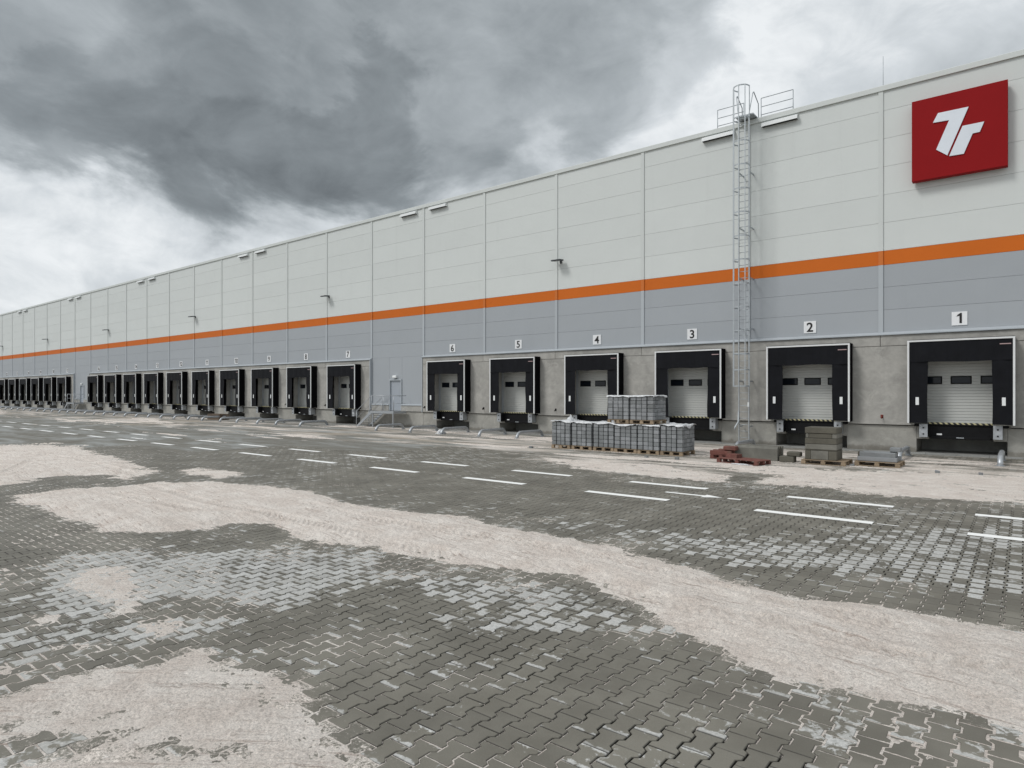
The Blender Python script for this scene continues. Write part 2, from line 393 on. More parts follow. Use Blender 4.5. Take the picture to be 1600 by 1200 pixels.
def stone_mat():
    m, n, b = new_mat('paving_stone_concrete'); v = wpos(n)
    rnd = n.attr('srand'); dry = n.attr('dry'); lv = n.attr('lv'); lu = n.attr('lu')
    n1 = n.noise(v, 11, 7, 0.68, 0.5); n2 = n.noise(v, 0.9, 5, 0.6); fine = n.noise(v, 110, 4, 0.8); mid = n.noise(v, 30, 5, 0.7)
    base = n.mix(n.mapr(n2, 0.35, 0.65), DAMP_A, DAMP_B)
    base = n.vmath('SCALE', base, scale=n.mapr(rnd, 0, 1, 0.88, 1.12, False))
    dust = n.mapr(n.noise(v, 3.1, 6, 0.7), 0.55, 0.8, 0, 0.28)
    base = n.mix(dust, base, (0.22, 0.21, 0.185))
    # damp stones dry first at their ends; in dry ground the rims stay damp longest
    alv = n.math('ABSOLUTE', lv); alu = n.math('ABSOLUTE', lu)
    r2 = n.math('FRACT', n.math('MULTIPLY', rnd, 37.7)); r3 = n.math('FRACT', n.math('MULTIPLY', rnd, 91.3))
    endt = n.math('ADD', n.math('MULTIPLY', n.mapr(lv, 0.22, 0.5, 0, 0.62), n.mapr(r2, 0.35, 1.0, 0.0, 1.0, False)), n.math('MULTIPLY', n.mapr(lv, -0.3, -0.5, 0, 0.35), n.mapr(r3, 0.6, 1.0, 0, 1, False)))
    endt = n.math('MULTIPLY', endt, n.mapr(n2, 0.40, 0.56, 0.5, 1.0))
    rim = n.mapr(n.math('MAXIMUM', n.math('MULTIPLY', alv, 1.05), n.math('MULTIPLY', alu, 0.9)), 0.30, 0.50, 0, 0.42)
    isdry = n.mapr(dry, 0.35, 0.5)
    bias = n.math('SUBTRACT', n.math('MULTIPLY', endt, n.math('SUBTRACT', 1.0, isdry)), n.math('MULTIPLY', rim, isdry))
    whole = n.mapr(rnd, 0.0, 1.0, -0.45, 0.45, False)
    val = n.math('ADD', dry, n.math('MULTIPLY', whole, 0.55))
    val = n.math('ADD', val, bias)
    val = n.math('ADD', val, n.math('MULTIPLY', n.math('SUBTRACT', n1, 0.5), 1.15))
    f = n.mapr(val, 0.56, 0.66, 0, 1)
    dryc = n.mix(n.mapr(mid, 0.35, 0.65), DRY_A, DRY_B)
    dryc = n.vmath('SCALE', dryc, scale=n.mapr(rnd, 0, 1, 0.9, 1.08, False))
    cc = n.mix(n.math('MULTIPLY', f, n.mapr(r3, 0, 1, 0.7, 0.95, False)), base, dryc)
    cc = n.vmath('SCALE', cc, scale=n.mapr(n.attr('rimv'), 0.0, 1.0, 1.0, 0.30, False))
    sgr = n.noise(v, 38, 7, 0.85, 0.3); scl = n.noise(v, 2.6, 5, 0.65)
    near = n.math('ADD', n.math('MULTIPLY', n.attr('dustn'), 0.26), n.math('ADD', n.math('MULTIPLY', n.math('SUBTRACT', scl, 0.5), 0.55), n.math('SUBTRACT', sgr, 0.5)))
    near = n.math('MULTIPLY', n.mapr(near, 0.22, 0.36, 0, 0.85), n.mapr(n.attr('dustn'), 0.02, 0.3, 0, 1))
    scol = sand_nodes(n, v)[0]
    cc = n.mix(n.math('MAXIMUM', film_mask(n, v), near), cc, scol)
    cc = n.vmath('SCALE', cc, scale=n.mapr(fine, 0.25, 0.75, 0.82, 1.18, False))
    setb(n, b, cc, n.mapr(f, 0, 1, 0.62, 0.9), 0, n.math('ADD', n.math('MULTIPLY', fine, 0.5), mid), 0.35, 0.006)
    return m


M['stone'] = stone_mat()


def far_pave():
    m, n, b = new_mat('far_paving'); v = wpos(n)
    vs = scalev(n, v, (0.30, 1.0, 1.0))
    a = n.noise(vs, 0.55, 8, 0.68, 0.8); c = n.noise(vs, 1.6, 6, 0.7, 0.5); e = n.noise(scalev(n, v, (1, 1, 1)), 7, 5, 0.7)
    base = n.mix(n.mapr(c, 0.35, 0.65), DAMP_A, (0.20, 0.198, 0.178))
    cc = n.mix(n.mapr(a, 0.46, 0.62, 0, 0.75), base, (0.31, 0.32, 0.31))
    sc_, g, md = sand_nodes(n, v)
    sc2 = n.mix(n.mapr(n.noise(scalev(n, v, (0.2, 1, 1)), 0.5, 5, 0.6), 0.4, 0.65), sc_, (0.36, 0.305, 0.24))
    cc = n.mix(film_mask(n, v), cc, sc2)
    cc = n.vmath('SCALE', cc, scale=n.mapr(e, 0.25, 0.75, 0.85, 1.15, False))
    setb(n, b, cc, 0.85, 0, e, 0.4, 0.01)
    return m


M['far'] = far_pave()
m, n, b = new_mat('bedding_earth'); M['bed'] = m; v = wpos(n)
setb(n, b, n.mix(n.mapr(n.noise(v, 3, 6, 0.7), 0.4, 0.7), (0.022, 0.02, 0.016), (0.05, 0.045, 0.038)), 0.95, 0)
m, n, b = new_mat('field_ground'); M['field'] = m; v = wpos(n)
setb(n, b, n.mix(n.mapr(n.noise(v, .2, 8, 0.7), 0.4, 0.6), (0.10, 0.11, 0.06), (0.22, 0.19, 0.14)), 0.95, 0)


# ------------------------------------------------------------ numpy noise and distance fields
def vnoise(x, y, seed=0):
    xi = np.floor(x).astype(np.int64); yi = np.floor(y).astype(np.int64); xf = x - xi; yf = y - yi
    def h(a, b_):
        q = (a * 374761393 + b_ * 668265263 + seed * 982451653) & 0xffffffff
        q = ((q ^ (q >> 13)) * 1274126177) & 0xffffffff
        return ((q ^ (q >> 16)) & 0xffff) / 65535.0
    u = xf * xf * (3 - 2 * xf); w_ = yf * yf * (3 - 2 * yf)
    return (h(xi, yi) * (1 - u) + h(xi + 1, yi) * u) * (1 - w_) + (h(xi, yi + 1) * (1 - u) + h(xi + 1, yi + 1) * u) * w_


def fbm(x, y, oct_=4, seed=0, rough=0.5):
    t = 0; a = 1; tot = 0
    for i in range(oct_):
        t = t + a * vnoise(x * 2 ** i, y * 2 ** i, seed + i * 17); tot += a; a *= rough
    return t / tot - 0.5


def sdist(poly, x, y):                     # signed distance, positive inside
    d = np.full(x.shape, 1e9); ins = np.zeros(x.shape, bool); n_ = len(poly)
    for i in range(n_):
        ax, ay = poly[i]; bx_, by_ = poly[(i + 1) % n_]; ex, ey = bx_ - ax, by_ - ay; L = ex * ex + ey * ey + 1e-12
        t = np.clip(((x - ax) * ex + (y - ay) * ey) / L, 0, 1)
        d = np.minimum(d, np.hypot(x - ax - t * ex, y - ay - t * ey))
        c_ = ((ay > y) != (by_ > y)); ins ^= c_ & (x < (bx_ - ax) * (y - ay) / (by_ - ay + 1e-15) + ax)
    return np.where(ins, d, -d)


def G(pts): return [gr(*p) for p in pts]


def ss(v, a, b_):
    t = np.clip((v - a) / (b_ - a), 0, 1); return t * t * (3 - 2 * t)


# measured outlines of the sand drifts
BAND = G([(1700, 1005), (1600, 985), (1440, 960), (1340, 943), (1240, 935), (1160, 915), (1050, 880), (960, 855), (860, 837), (800, 825), (700, 806), (560, 790), (480, 768), (370, 755), (250, 752),
          (190, 760), (110, 765), (30, 775), (20, 785), (60, 795), (110, 810), (170, 828), (240, 832), (330, 826), (360, 818), (420, 818), (460, 838), (500, 848), (590, 852), (600, 862), (700, 880),
          (780, 885), (830, 890), (900, 900), (960, 930), (1010, 950), (1050, 985), (1130, 1010), (1160, 1040), (1220, 1060), (1300, 1075), (1380, 1090), (1450, 1100), (1520, 1115), (1600, 1140), (1700, 1165)])
LEFT = G([(-120, 700), (0, 697), (60, 695), (110, 698), (160, 711), (210, 721), (235, 737), (200, 748), (160, 743), (110, 741), (50, 750), (20, 756), (-120, 768)])
MIDP = G([(270, 734), (310, 731), (370, 737), (380, 743), (340, 748), (300, 742)])
FORE = G([(-100, 1110), (0, 1090), (50, 1075), (110, 1056), (190, 1042), (240, 1036), (285, 1016), (318, 1013), (330, 1030), (350, 1047), (400, 1052), (440, 1064), (465, 1080), (475, 1108), (500, 1130),
          (515, 1150), (548, 1180), (575, 1215), (560, 1290), (-100, 1290)])
FHOLE = G([(-60, 1166), (0, 1158), (60, 1144), (110, 1146), (180, 1164), (270, 1160), (380, 1176), (340, 1182), (200, 1180), (100, 1178), (50, 1196), (-60, 1215)])
SPOT = G([(105, 915), (150, 890), (195, 886), (200, 905), (215, 930), (205, 955), (190, 960), (175, 935), (140, 920)])
STRK = G([(850, 716), (950, 721), (1030, 727), (1080, 734), (1138, 744), (1130, 752), (1060, 748), (980, 742), (900, 733)])
RGT = G([(1130, 724), (1250, 731), (1420, 737), (1700, 746), (1700, 790), (1600, 786), (1520, 781), (1400, 775), (1300, 763), (1190, 757), (1215, 745)])
BITS = [G([(30, 965), (70, 955), (110, 968), (60, 985)]), G([(-40, 1045), (20, 1040), (70, 1050), (0, 1062)]), G([(200, 980), (260, 968), (300, 985), (240, 1000)]), G([(230, 1022), (150, 1000), (90, 1010), (160, 1024)])]
TRACKS = [G([(1700, 1085), (1600, 1065), (1445, 1042), (1330, 1012), (1230, 987), (1115, 967), (1010, 935), (900, 893)]), G([(1700, 1040), (1600, 1025), (1400, 985), (1240, 955), (1100, 915), (960, 880), (820, 855), (700, 835), (560, 812), (420, 775)]),
          G([(700, 870), (560, 838), (460, 815), (330, 790), (230, 762)]), G([(420, 825), (300, 800), (180, 775)]), G([(220, 745), (120, 718), (0, 706)]), G([(0, 745), (70, 712), (150, 704)])]


def track_coord(line, x, y):
    best = np.full(x.shape, 1e9); along = np.zeros(x.shape); L0 = 0
    for (ax, ay), (bx_, by_) in zip(line[:-1], line[1:]):
        ex, ey = bx_ - ax, by_ - ay; L = math.hypot(ex, ey)
        t = np.clip(((x - ax) * ex + (y - ay) * ey) / (L * L), 0, 1)
        dd = np.hypot(x - ax - t * ex, y - ay - t * ey); sg = np.sign(ex * (y - ay) - ey * (x - ax))
        m_ = dd < np.abs(best); best = np.where(m_, dd * sg, best); along = np.where(m_, L0 + t * L, along); L0 += L
    return best, along


def sand_height(x, y, want_edge=False):
    Zc = -x * C + y * S
    wob = fbm(x * 1.3, y * 1.3, 5, 3) * 0.9 + fbm(x * 7, y * 7, 4, 5, 0.65) * 0.55
    rag = fbm(x * 16, y * 16, 3, 7, 0.7)
    sc = np.clip(Zc / 9, 0.45, 2.2)
    h = np.full(x.shape, -0.02); near_edge = np.full(x.shape, -9.0)
    for poly, thick, w_ in ((BAND, 0.062, 0.8), (LEFT, 0.05, 1.4), (MIDP, 0.012, 1.0), (FORE, 0.032, 0.5), (SPOT, 0.004, 0.7), (STRK, 0.010, 1.1), (RGT, 0.004, 1.8)):
        sd = sdist(poly, x, y)
        if poly is FORE: sd = np.minimum(sd, -sdist(FHOLE, x, y) - 0.02)
        sd = sd + wob * w_ * 0.5 * sc
        near_edge = np.maximum(near_edge, sd)
        hh = np.where(sd > 0, thick * ss(sd, 0, 0.55 + 0.02 * Zc) + 0.0005 + (0.022 * np.exp(-((sd - 0.45) / 0.28) ** 2) if poly is BAND else 0), np.maximum(-0.02, sd * 0.05))
        h = np.maximum(h, hh)
    for poly in BITS:
        sd = sdist(poly, x, y) + wob * 0.6 - 0.10; h = np.maximum(h, np.where(sd > 0, 0.001 * ss(sd, 0, .2), np.maximum(-.02, sd * .08)))
    if want_edge: return near_edge
    # joints filled with swept-in sand around the drifts
    fill = -0.0115 + 0.0085 * ss(fbm(x * 0.8, y * 0.8, 4, 21), -0.12, 0.16)
    h = np.where(near_edge > -1.3 - fbm(x * .7, y * .7, 3, 8) * 1.6, np.maximum(h, fill), h)
    # thin spilt sand in the strip before the docks, in long streaks
    st = fbm(x * 0.16, y * 0.9, 6, 31, 0.6) + 0.14 * ss(y, 14.8, 22.0) - 0.13
    h = np.maximum(h, np.clip((st - 0.13) * 0.10 - 0.03 * ss(-y, -15.6, -14.4), -0.02, 0.006))
    h = h + rag * 0.009 * ss(h, -0.010, 0.0) * (1 - ss(h, 0.010, 0.025) * 0.6)
    sandy = ss(h, 0.0, 0.012)
    # striations along the sweep, tyre marks with lugs, lumps
    dx, dy = BAND[1][0] - BAND[12][0], BAND[1][1] - BAND[12][1]; L = math.hypot(dx, dy); dx /= L; dy /= L
    a = x * dx + y * dy; p = -x * dy + y * dx
    a2 = x * math.cos(R(37)) + y * math.sin(R(37)); p2 = -x * math.sin(R(37)) + y * math.cos(R(37)); fw = ss(-y, -4.2, -3.2)
    h = h + sandy * ((fbm(a * 0.6, p * 7, 4, 41, 0.65) * (1 - fw) + fbm(a2 * 0.6, p2 * 8, 4, 42, 0.65) * fw) * 0.034 + fbm(x * 12, y * 12, 4, 43, 0.75) * 0.036 + fbm(x * 2.2, y * 2.2, 4, 44) * 0.032)
    for i, tr in enumerate(TRACKS):
        t, al = track_coord(tr, x, y); wdt = 0.17
        m_ = ss(-np.abs(t), -wdt, -wdt + 0.03)
        lug = np.sin((al + np.abs(t) * 0.9) * 2 * math.pi / 0.16)
        ridge = np.exp(-((np.abs(t) - wdt - 0.02) / 0.035) ** 2) * 0.010
        f_ = ss(fbm(x * 0.5, y * 0.5, 3, 50 + i), -0.22, 0.05)
        h = h + sandy * f_ * (m_ * (-0.016 + 0.014 * np.clip(lug * 2, -1, 1)) + ridge * 2.2)
    return h


# ------------------------------------------------------------ GROUND
def sheet(name, x0, x1, y0, y1, z, m, kind='structure'):
    o = MB().add([(x0, y0, z), (x1, y0, z), (x1, y1, z), (x0, y1, z)], [(0, 1, 2, 3)]).build(name, m); tag(o, kind=kind); return o


tag(sheet('ground', -1500, 1500, -1500, 1500, -0.06, M['field']), 'open bare ground beyond the paved yard')
tag(sheet('bedding_layer', -260, 60, -30, 33, -0.022, M['bed']), 'dark bedding between the paving stones')

PX, PY = 0.1816, 0.2595
a_, b_ = PX / 2 + 0.017, PX / 2 - 0.017; J = 0.0050
PROF = [(-a_, -PY / 2), (a_, -PY / 2), (a_, -.30 * PY), (b_, -.20 * PY), (b_, .20 * PY), (a_, .30 * PY), (a_, PY / 2), (-a_, PY / 2), (-a_, .30 * PY), (-b_, .20 * PY), (-b_, -.20 * PY), (-a_, -.30 * PY)]


def inset(poly, d):
    out = []
    for i, (px, py) in enumerate(poly): out.append((px - math.copysign(d, px), py - (math.copysign(d, py) if abs(py) > PY * 0.4 else 0)))
    return out


P_OUT = np.array(inset(PROF, J)); P_TOP = np.array(inset(PROF, J + 0.0065))
NB = 16                                    # block of the sheet that the built stones replace: NB columns x NB rows
near_cells = set(); cols = []; rows = []
i0, i1 = int(-62 / PX), int(14 / PX); j0, j1 = int(-4 / PY), int(29.55 / PY)
ci = np.arange(i0 // NB * NB, i1); cj = np.arange(j0 // NB * NB, j1)
II, JJ = np.meshgrid(ci, cj, indexing='ij'); II = II.ravel(); JJ = JJ.ravel()
BX = (II // NB) * NB * PX + NB * PX / 2; BY = (JJ // NB) * NB * PY + NB * PY / 2     # block centres
BZ = -BX * C + BY * S; BR = (BX * S + BY * C) / np.maximum(BZ, 0.1) * FPX + 800
keep = (BZ > 1.2) & (BZ < 27.5) & (BR > -420) & (BR < 2000)
II = II[keep]; JJ = JJ[keep]
for q in set(zip((II // NB).tolist(), (JJ // NB).tolist())): near_cells.add(q)
SX = (II + 0.5) * PX; SY = (JJ + 0.5) * PY + (II % 2) * PY / 2
okb = SY < 29.4
II, JJ, SX, SY = II[okb], JJ[okb], SX[okb], SY[okb]
NS = len(SX); SZ = -SX * C + SY * S
# region dryness
D1 = G([(0, 905), (130, 860), (300, 855), (460, 852), (600, 860), (780, 895), (960, 935), (1060, 990), (960, 1000), (840, 955), (700, 950), (560, 925), (420, 940), (300, 950), (150, 985), (0, 1000)])
D1b = G([(-60, 960), (60, 955), (300, 960), (380, 985), (280, 1010), (100, 1040), (-60, 1060)])
D2 = G([(780, 820), (900, 812), (1080, 825), (1200, 835), (1400, 820), (1560, 800), (1700, 800), (1700, 950), (1400, 925), (1240, 905), (1100, 885), (1000, 855), (860, 835)])
D3 = G([(700, 965), (840, 955), (1050, 985), (930, 1010), (780, 1000)])
D4 = G([(1080, 1100), (1500, 1130), (1600, 1180), (1400, 1230), (1050, 1180)])
D5 = G([(1300, 800), (1330, 790), (1500, 800), (1450, 812)])
wr = fbm(SX * 0.9, SY * 0.9, 5, 71)
dry = np.full(NS, 0.27) + fbm(SX * 0.35, SY * 0.35, 4, 72) * 0.4
def soft(poly, w_): return ss(sdist(poly, SX, SY) + wr * 1.4, -w_, w_)
dry = np.maximum(dry, 0.90 * soft(D1, 0.8)); dry = np.maximum(dry, 0.76 * soft(D1b, 0.6)); dry = np.maximum(dry, 0.76 * soft(D2, 1.2)); dry = np.maximum(dry, 0.80 * soft(D3, 0.4)); dry = np.maximum(dry, 0.42 * soft(D4, 0.8))
DARK1 = G([(-100, 780), (60, 792), (240, 835), (300, 850), (120, 862), (-100, 900)])
dry = np.where(sdist(DARK1, SX, SY) > 0, np.minimum(dry, 0.12), dry)
DARK2 = G([(560, 720), (760, 730), (1100, 770), (1380, 815), (1200, 822), (1000, 812), (820, 800), (640, 780), (480, 760)])
dry = np.where(sdist(DARK2, SX, SY) + wr > 0, np.minimum(dry, 0.14), dry)
srand = RNG.random(NS); dz = RNG.normal(0, 0.0009, NS); tx = RNG.normal(0, 0.007, NS); ty = RNG.normal(0, 0.007, NS)
rot = RNG.normal(0, 0.006, NS)
order = np.argsort(SZ); single = [k for k in order if 120 < (SX[k] * S + SY[k] * C) / SZ[k] * FPX + 800 - (-120) and SZ[k] > 3.7 and -20 < (SX[k] * S + SY[k] * C) / SZ[k] * FPX + 800 < 1620]
dust_near = ss(sand_height(SX, SY, True), -0.38, 0.05); hs = sand_height(SX, SY); single = [k for k in single if hs[k] < 0.004][:300]; single_set = np.zeros(NS, bool); single_set[single] = True


def stone_mesh(name, idx, local=False, walls=True):
    n_ = len(idx); cx = SX[idx][:, None]; cy = SY[idx][:, None]
    cr, sr = np.cos(rot[idx])[:, None], np.sin(rot[idx])[:, None]
    rings = []
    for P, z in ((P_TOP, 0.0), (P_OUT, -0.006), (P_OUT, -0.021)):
        if z < -0.02 and not walls: continue
        ux, uy = P[:, 0][None], P[:, 1][None]
        X = ux * cr - uy * sr; Y = ux * sr + uy * cr
        Z = z + dz[idx][:, None] + (ux * tx[idx][:, None] + uy * ty[idx][:, None])
        if local: rings.append(np.stack([X, Y, Z + 0 * X], -1))
        else: rings.append(np.stack([X + cx, Y + cy, Z + 0 * X], -1))
    V = np.concatenate(rings, 1); nr = V.shape[1]          # n_, 12*r, 3
    fl = [list(range(12))]
    for r in range(nr // 12 - 1):
        for k in range(12): fl.append([r * 12 + k, (r + 1) * 12 + k, (r + 1) * 12 + (k + 1) % 12, r * 12 + (k + 1) % 12])
    base = np.concatenate([np.array(q) for q in fl]); lens = np.array([len(q) for q in fl])
    loops = (base[None] + (np.arange(n_) * nr)[:, None]).ravel(); tot = np.tile(lens, n_); start = np.concatenate([[0], np.cumsum(tot)[:-1]])
    me = bpy.data.meshes.new(name); me.vertices.add(n_ * nr); me.vertices.foreach_set('co', V.reshape(-1).astype(np.float32))
    me.loops.add(len(loops)); me.loops.foreach_set('vertex_index', loops.astype(np.int32))
    me.polygons.add(len(tot)); me.polygons.foreach_set('loop_start', start.astype(np.int32)); me.polygons.foreach_set('loop_total', tot.astype(np.int32))
    me.update(calc_edges=True); me.polygons.foreach_set('use_smooth', np.zeros(len(tot), bool))
    UU = np.tile(np.concatenate([P_TOP[:, 0]] + [P_OUT[:, 0]] * (nr // 12 - 1)) / PX, n_); VV = np.tile(np.concatenate([P_TOP[:, 1]] + [P_OUT[:, 1]] * (nr // 12 - 1)) / PY, n_)
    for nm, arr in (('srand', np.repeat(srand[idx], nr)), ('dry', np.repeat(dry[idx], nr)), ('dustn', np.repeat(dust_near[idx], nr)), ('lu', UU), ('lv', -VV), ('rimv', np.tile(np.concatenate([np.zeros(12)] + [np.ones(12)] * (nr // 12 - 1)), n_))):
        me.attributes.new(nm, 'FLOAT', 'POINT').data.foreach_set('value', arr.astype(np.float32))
    me.materials.append(M['stone']); return me


pave = empty('pavement', (0, 0, 0)); tag(pave, 'paved yard of interlocking I-shaped concrete stones', kind='structure')
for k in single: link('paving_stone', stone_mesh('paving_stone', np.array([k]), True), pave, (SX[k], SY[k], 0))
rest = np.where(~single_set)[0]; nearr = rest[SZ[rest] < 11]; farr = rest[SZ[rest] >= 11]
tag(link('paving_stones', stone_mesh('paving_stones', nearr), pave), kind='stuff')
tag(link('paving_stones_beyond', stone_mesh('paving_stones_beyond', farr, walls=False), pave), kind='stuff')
# the rest of the yard, in sheets that butt up to the built stones
fb = MB(); bw, bh = NB * PX, NB * PY
for jb in range(-8, int(29.4 / bh) + 1):
    i = int(-250 / bw)
    while i < int(45 / bw):
        if (i, jb) in near_cells: i += 1; continue
        i2 = i
        while i2 < int(45 / bw) and (i2, jb) not in near_cells: i2 += 1
        y1 = min((jb + 1) * bh, 29.4); fb.add([(i * bw, jb * bh, -0.003), (i2 * bw, jb * bh, -0.003), (i2 * bw, y1, -0.003), (i * bw, y1, -0.003)], [(0, 1, 2, 3)])
        for q in range(i, i2):
            if (q, jb + 1) in near_cells: fb.add([(q * bw, y1, -0.003), ((q + 1) * bw, y1, -0.003), ((q + 1) * bw, y1 + PY / 2, -0.003), (q * bw, y1 + PY / 2, -0.003)], [(0, 1, 2, 3)])
        i = i2
fb.build('distant_paving', M['far'], pave)
# strip of kerb and drain along the building
k_ = MB(); XR, XL = 14.0, -172.0
x = XR
while x > -62:
    k_.box(x - 0.99, x, 29.42, 29.58, -0.02, 0.014, 0.004); k_.box(x - 0.99, x, 29.62, 29.95, -0.02, 0.035, 0.004); x -= 1.0
k_.box(XL, x, 29.42, 29.95, -0.02, 0.014)
tag(k_.build('kerb_strip', M['kerb']), 'pale concrete edging along the foot of the dock wall', kind='structure')

# sand heightfield: rows thin out with distance from the photographer's side of the yard
NA, NR = 880, 760
ang = np.linspace(-0.90, 0.90, NA); rr = np.exp(np.linspace(math.log(3.3), math.log(62), NR))
AA, RR = np.meshgrid(np.tan(np.linspace(math.atan(-0.92), math.atan(0.92), NA)), rr)
ZX = AA * RR
GX = ZX * S - RR * C; GY = ZX * C + RR * S
GH = sand_height(GX, GY)
vmask = (GH > -0.0135) & (GY < 29.4)
fm = vmask[:-1, :-1] | vmask[1:, :-1] | vmask[:-1, 1:] | vmask[1:, 1:]
fm &= (GY[:-1, :-1] < 29.4) & (GY[1:, 1:] < 29.4) & (GY[1:, :-1] < 29.4) & (GY[:-1, 1:] < 29.4)
vid = np.arange(NA * NR).reshape(NR, NA); q = np.stack([vid[:-1, :-1], vid[:-1, 1:], vid[1:, 1:], vid[1:, :-1]], -1)[fm]
used, inv = np.unique(q.ravel(), return_inverse=True)
co = np.stack([GX.ravel()[used], GY.ravel()[used], GH.ravel()[used]], -1)
me = bpy.data.meshes.new('sand'); me.vertices.add(len(used)); me.vertices.foreach_set('co', co.ravel().astype(np.float32))
nq = len(q); me.loops.add(nq * 4); me.loops.foreach_set('vertex_index', inv.astype(np.int32))
me.polygons.add(nq); me.polygons.foreach_set('loop_start', (np.arange(nq) * 4).astype(np.int32)); me.polygons.foreach_set('loop_total', np.full(nq, 4, np.int32))
me.update(calc_edges=True); me.polygons.foreach_set('use_smooth', np.ones(nq, bool)); me.materials.append(M['sand'])
tag(link('sand', me), 'pinkish jointing sand swept in drifts over the paving', 'sand', kind='stuff')
print('stones', NS, 'sand quads', nq)

# painted lane lines: each dash is a thin sheet of paint
def dash(x0, x1, yc, wd=0.23): return MB().box(x0, x1, yc - wd / 2, yc + wd / 2, 0.0035, 0.0065).build('lane_dash', M['paint'], pave)
for yc, s0 in ((13.38, -4.29), (15.55, -4.26)):
    dash(-0.75, 1.4, yc)
    for i in range(28): dash(s0 - 4.02 * i, s0 - 4.02 * i + 2.12, yc)
def arrow(x, yc, sgn=1):
    m_ = MB()
    m_.prism([(x - 0.95 * sgn, yc - 0.06), (x, yc - 0.06), (x, yc - 0.2), (x + 0.42 * sgn, yc), (x, yc + 0.2), (x, yc + 0.06), (x - 0.95 * sgn, yc + 0.06)], 'z', 0.0035, 0.0065)
    m_.build('lane_arrow', M['paint'], pave); MB().box(x + 0.56 * sgn, x + 0.85 * sgn, yc - 0.06, yc + 0.06, 0.0035, 0.0065).build('lane_dash', M['paint'], pave)
arrow(-5.8, 14.45); arrow(-36, 14.2)
MB().box(-2.1, -1.75, 13.34, 13.38, 0.0035, 0.0055).build('chalk_line', M['paint'], pave)

# ------------------------------------------------------------ WAREHOUSE
PB = 5.372
def JX(k): return -4.6 - PB * k            # joint k between bays
YW = 30.15; YC = 30.0; YL = 30.1; ZT = 14.93
wh = empty('warehouse', (-80, 30, 0), 'long pale grey warehouse with orange stripe and row of numbered loading docks', 'warehouse')
def at(name, me, X, Y, Z): return link(name, me, wh, (X + 80, Y - 30, Z))
KL, KR = 31, -3
ENTRY = (5, 16)                            # bays (between joint k and k+1) that hold a personnel door
rows_l = [8.19 + 1.147 * i for i in range(6)] + [ZT - 0.06]
GAP = 0.0048
def panel_mesh(nm, wdt, hgt, m): return MB().box(-wdt / 2 + GAP, wdt / 2 - GAP, 0, 0.05, GAP * .6, hgt - GAP * .6, 0.006).mesh(nm, m)
meshes = {}
def panel(nm, X0, X1, z0, z1, m, Y=YW):
    key = (nm, round(abs(X1 - X0), 3), round(z1 - z0, 3))
    if key not in meshes: meshes[key] = panel_mesh(nm, abs(X1 - X0), z1 - z0, m)
    return at(nm, meshes[key], (X0 + X1) / 2, Y, z0)
for k in range(KR, KL):
    x1, x0 = JX(k), JX(k + 1)
    for i in range(6): panel('light_wall_panel', x0, x1, rows_l[i], rows_l[i + 1], M['light'])
    panel('orange_wall_panel', x0, x1, 7.61, 8.19, M['orange'])
    for z0, z1 in ((6.70, 7.61), (5.77, 6.70), (4.84, 5.77)): panel('grey_wall_panel', x0, x1, z0, z1, M['grey'])
    # narrow cover strip over each joint, in the colour of what it covers
for k in range(KR, KL + 1):
    X = JX(k)
    for nm, z0, z1, mm in (('light_joint_cover', 8.19, ZT - .06, 'lightcov'), ('orange_joint_cover', 7.61, 8.19, 'orangecov'), ('grey_joint_cover', 4.84, 7.61, 'greycov')):
        key = nm
        if key not in meshes: meshes[key] = MB().prism([(-0.085, 0), (-0.085, -0.045), (0.085, -0.045), (0.085, 0)], 'z', 0.001, z1 - z0 - .001).mesh(nm, M[mm])
        at(nm, meshes[key], X, YW - .0, z0)
cr_ = MB().box(JX(KL), JX(KR), 30.21, 60, 4.9, ZT - 0.1); cr_.box(JX(KL), JX(KR), 31.9, 60, -0.2, 4.9)
# (world coordinates -> local to the warehouse empty)
def wl(mb): mb.v = [(p[0] + 80, p[1] - 30, p[2]) for p in mb.v]; return mb
wl(cr_).build('wall_core', M['dark'], wh)
wl(MB().box(JX(KL), JX(KR), 30.25, 60.3, ZT - 0.28, ZT - 0.16)).build('roof', M['flash'], wh)
cp = MB().prism([(30.07, ZT - 0.20), (30.07, ZT), (30.09, ZT + 0.02), (30.42, ZT + 0.0), (30.42, ZT - 0.06), (30.145, ZT - 0.06), (30.145, ZT - 0.20)], 'x', JX(KL), JX(KR))
wl(cp).build('roof_coping', M['lightcov'], wh)
# side walls
wl(MB().box(JX(KR), JX(KR) + 0.15, 30.15, 60, 0, ZT - 0.08)).build('end_wall', M['light'], wh)
wl(MB().box(JX(KL) - 0.15, JX(KL), 30.15, 60, 0, ZT - 0.08)).build('end_wall', M['light'], wh)

def door_x(n_): return JX(n_ - 1.5) if n_ <= 6 else (JX(n_ - 0.5) if n_ <= 16 else JX(n_ + 0.5))
bays = [k for k in range(KR + 1, KL) if k not in ENTRY]
HALF = 1.5
PITW, LEVW = 1.43, 1.02
DOORS = {n_: door_x(n_) for n_ in range(1, 27)}
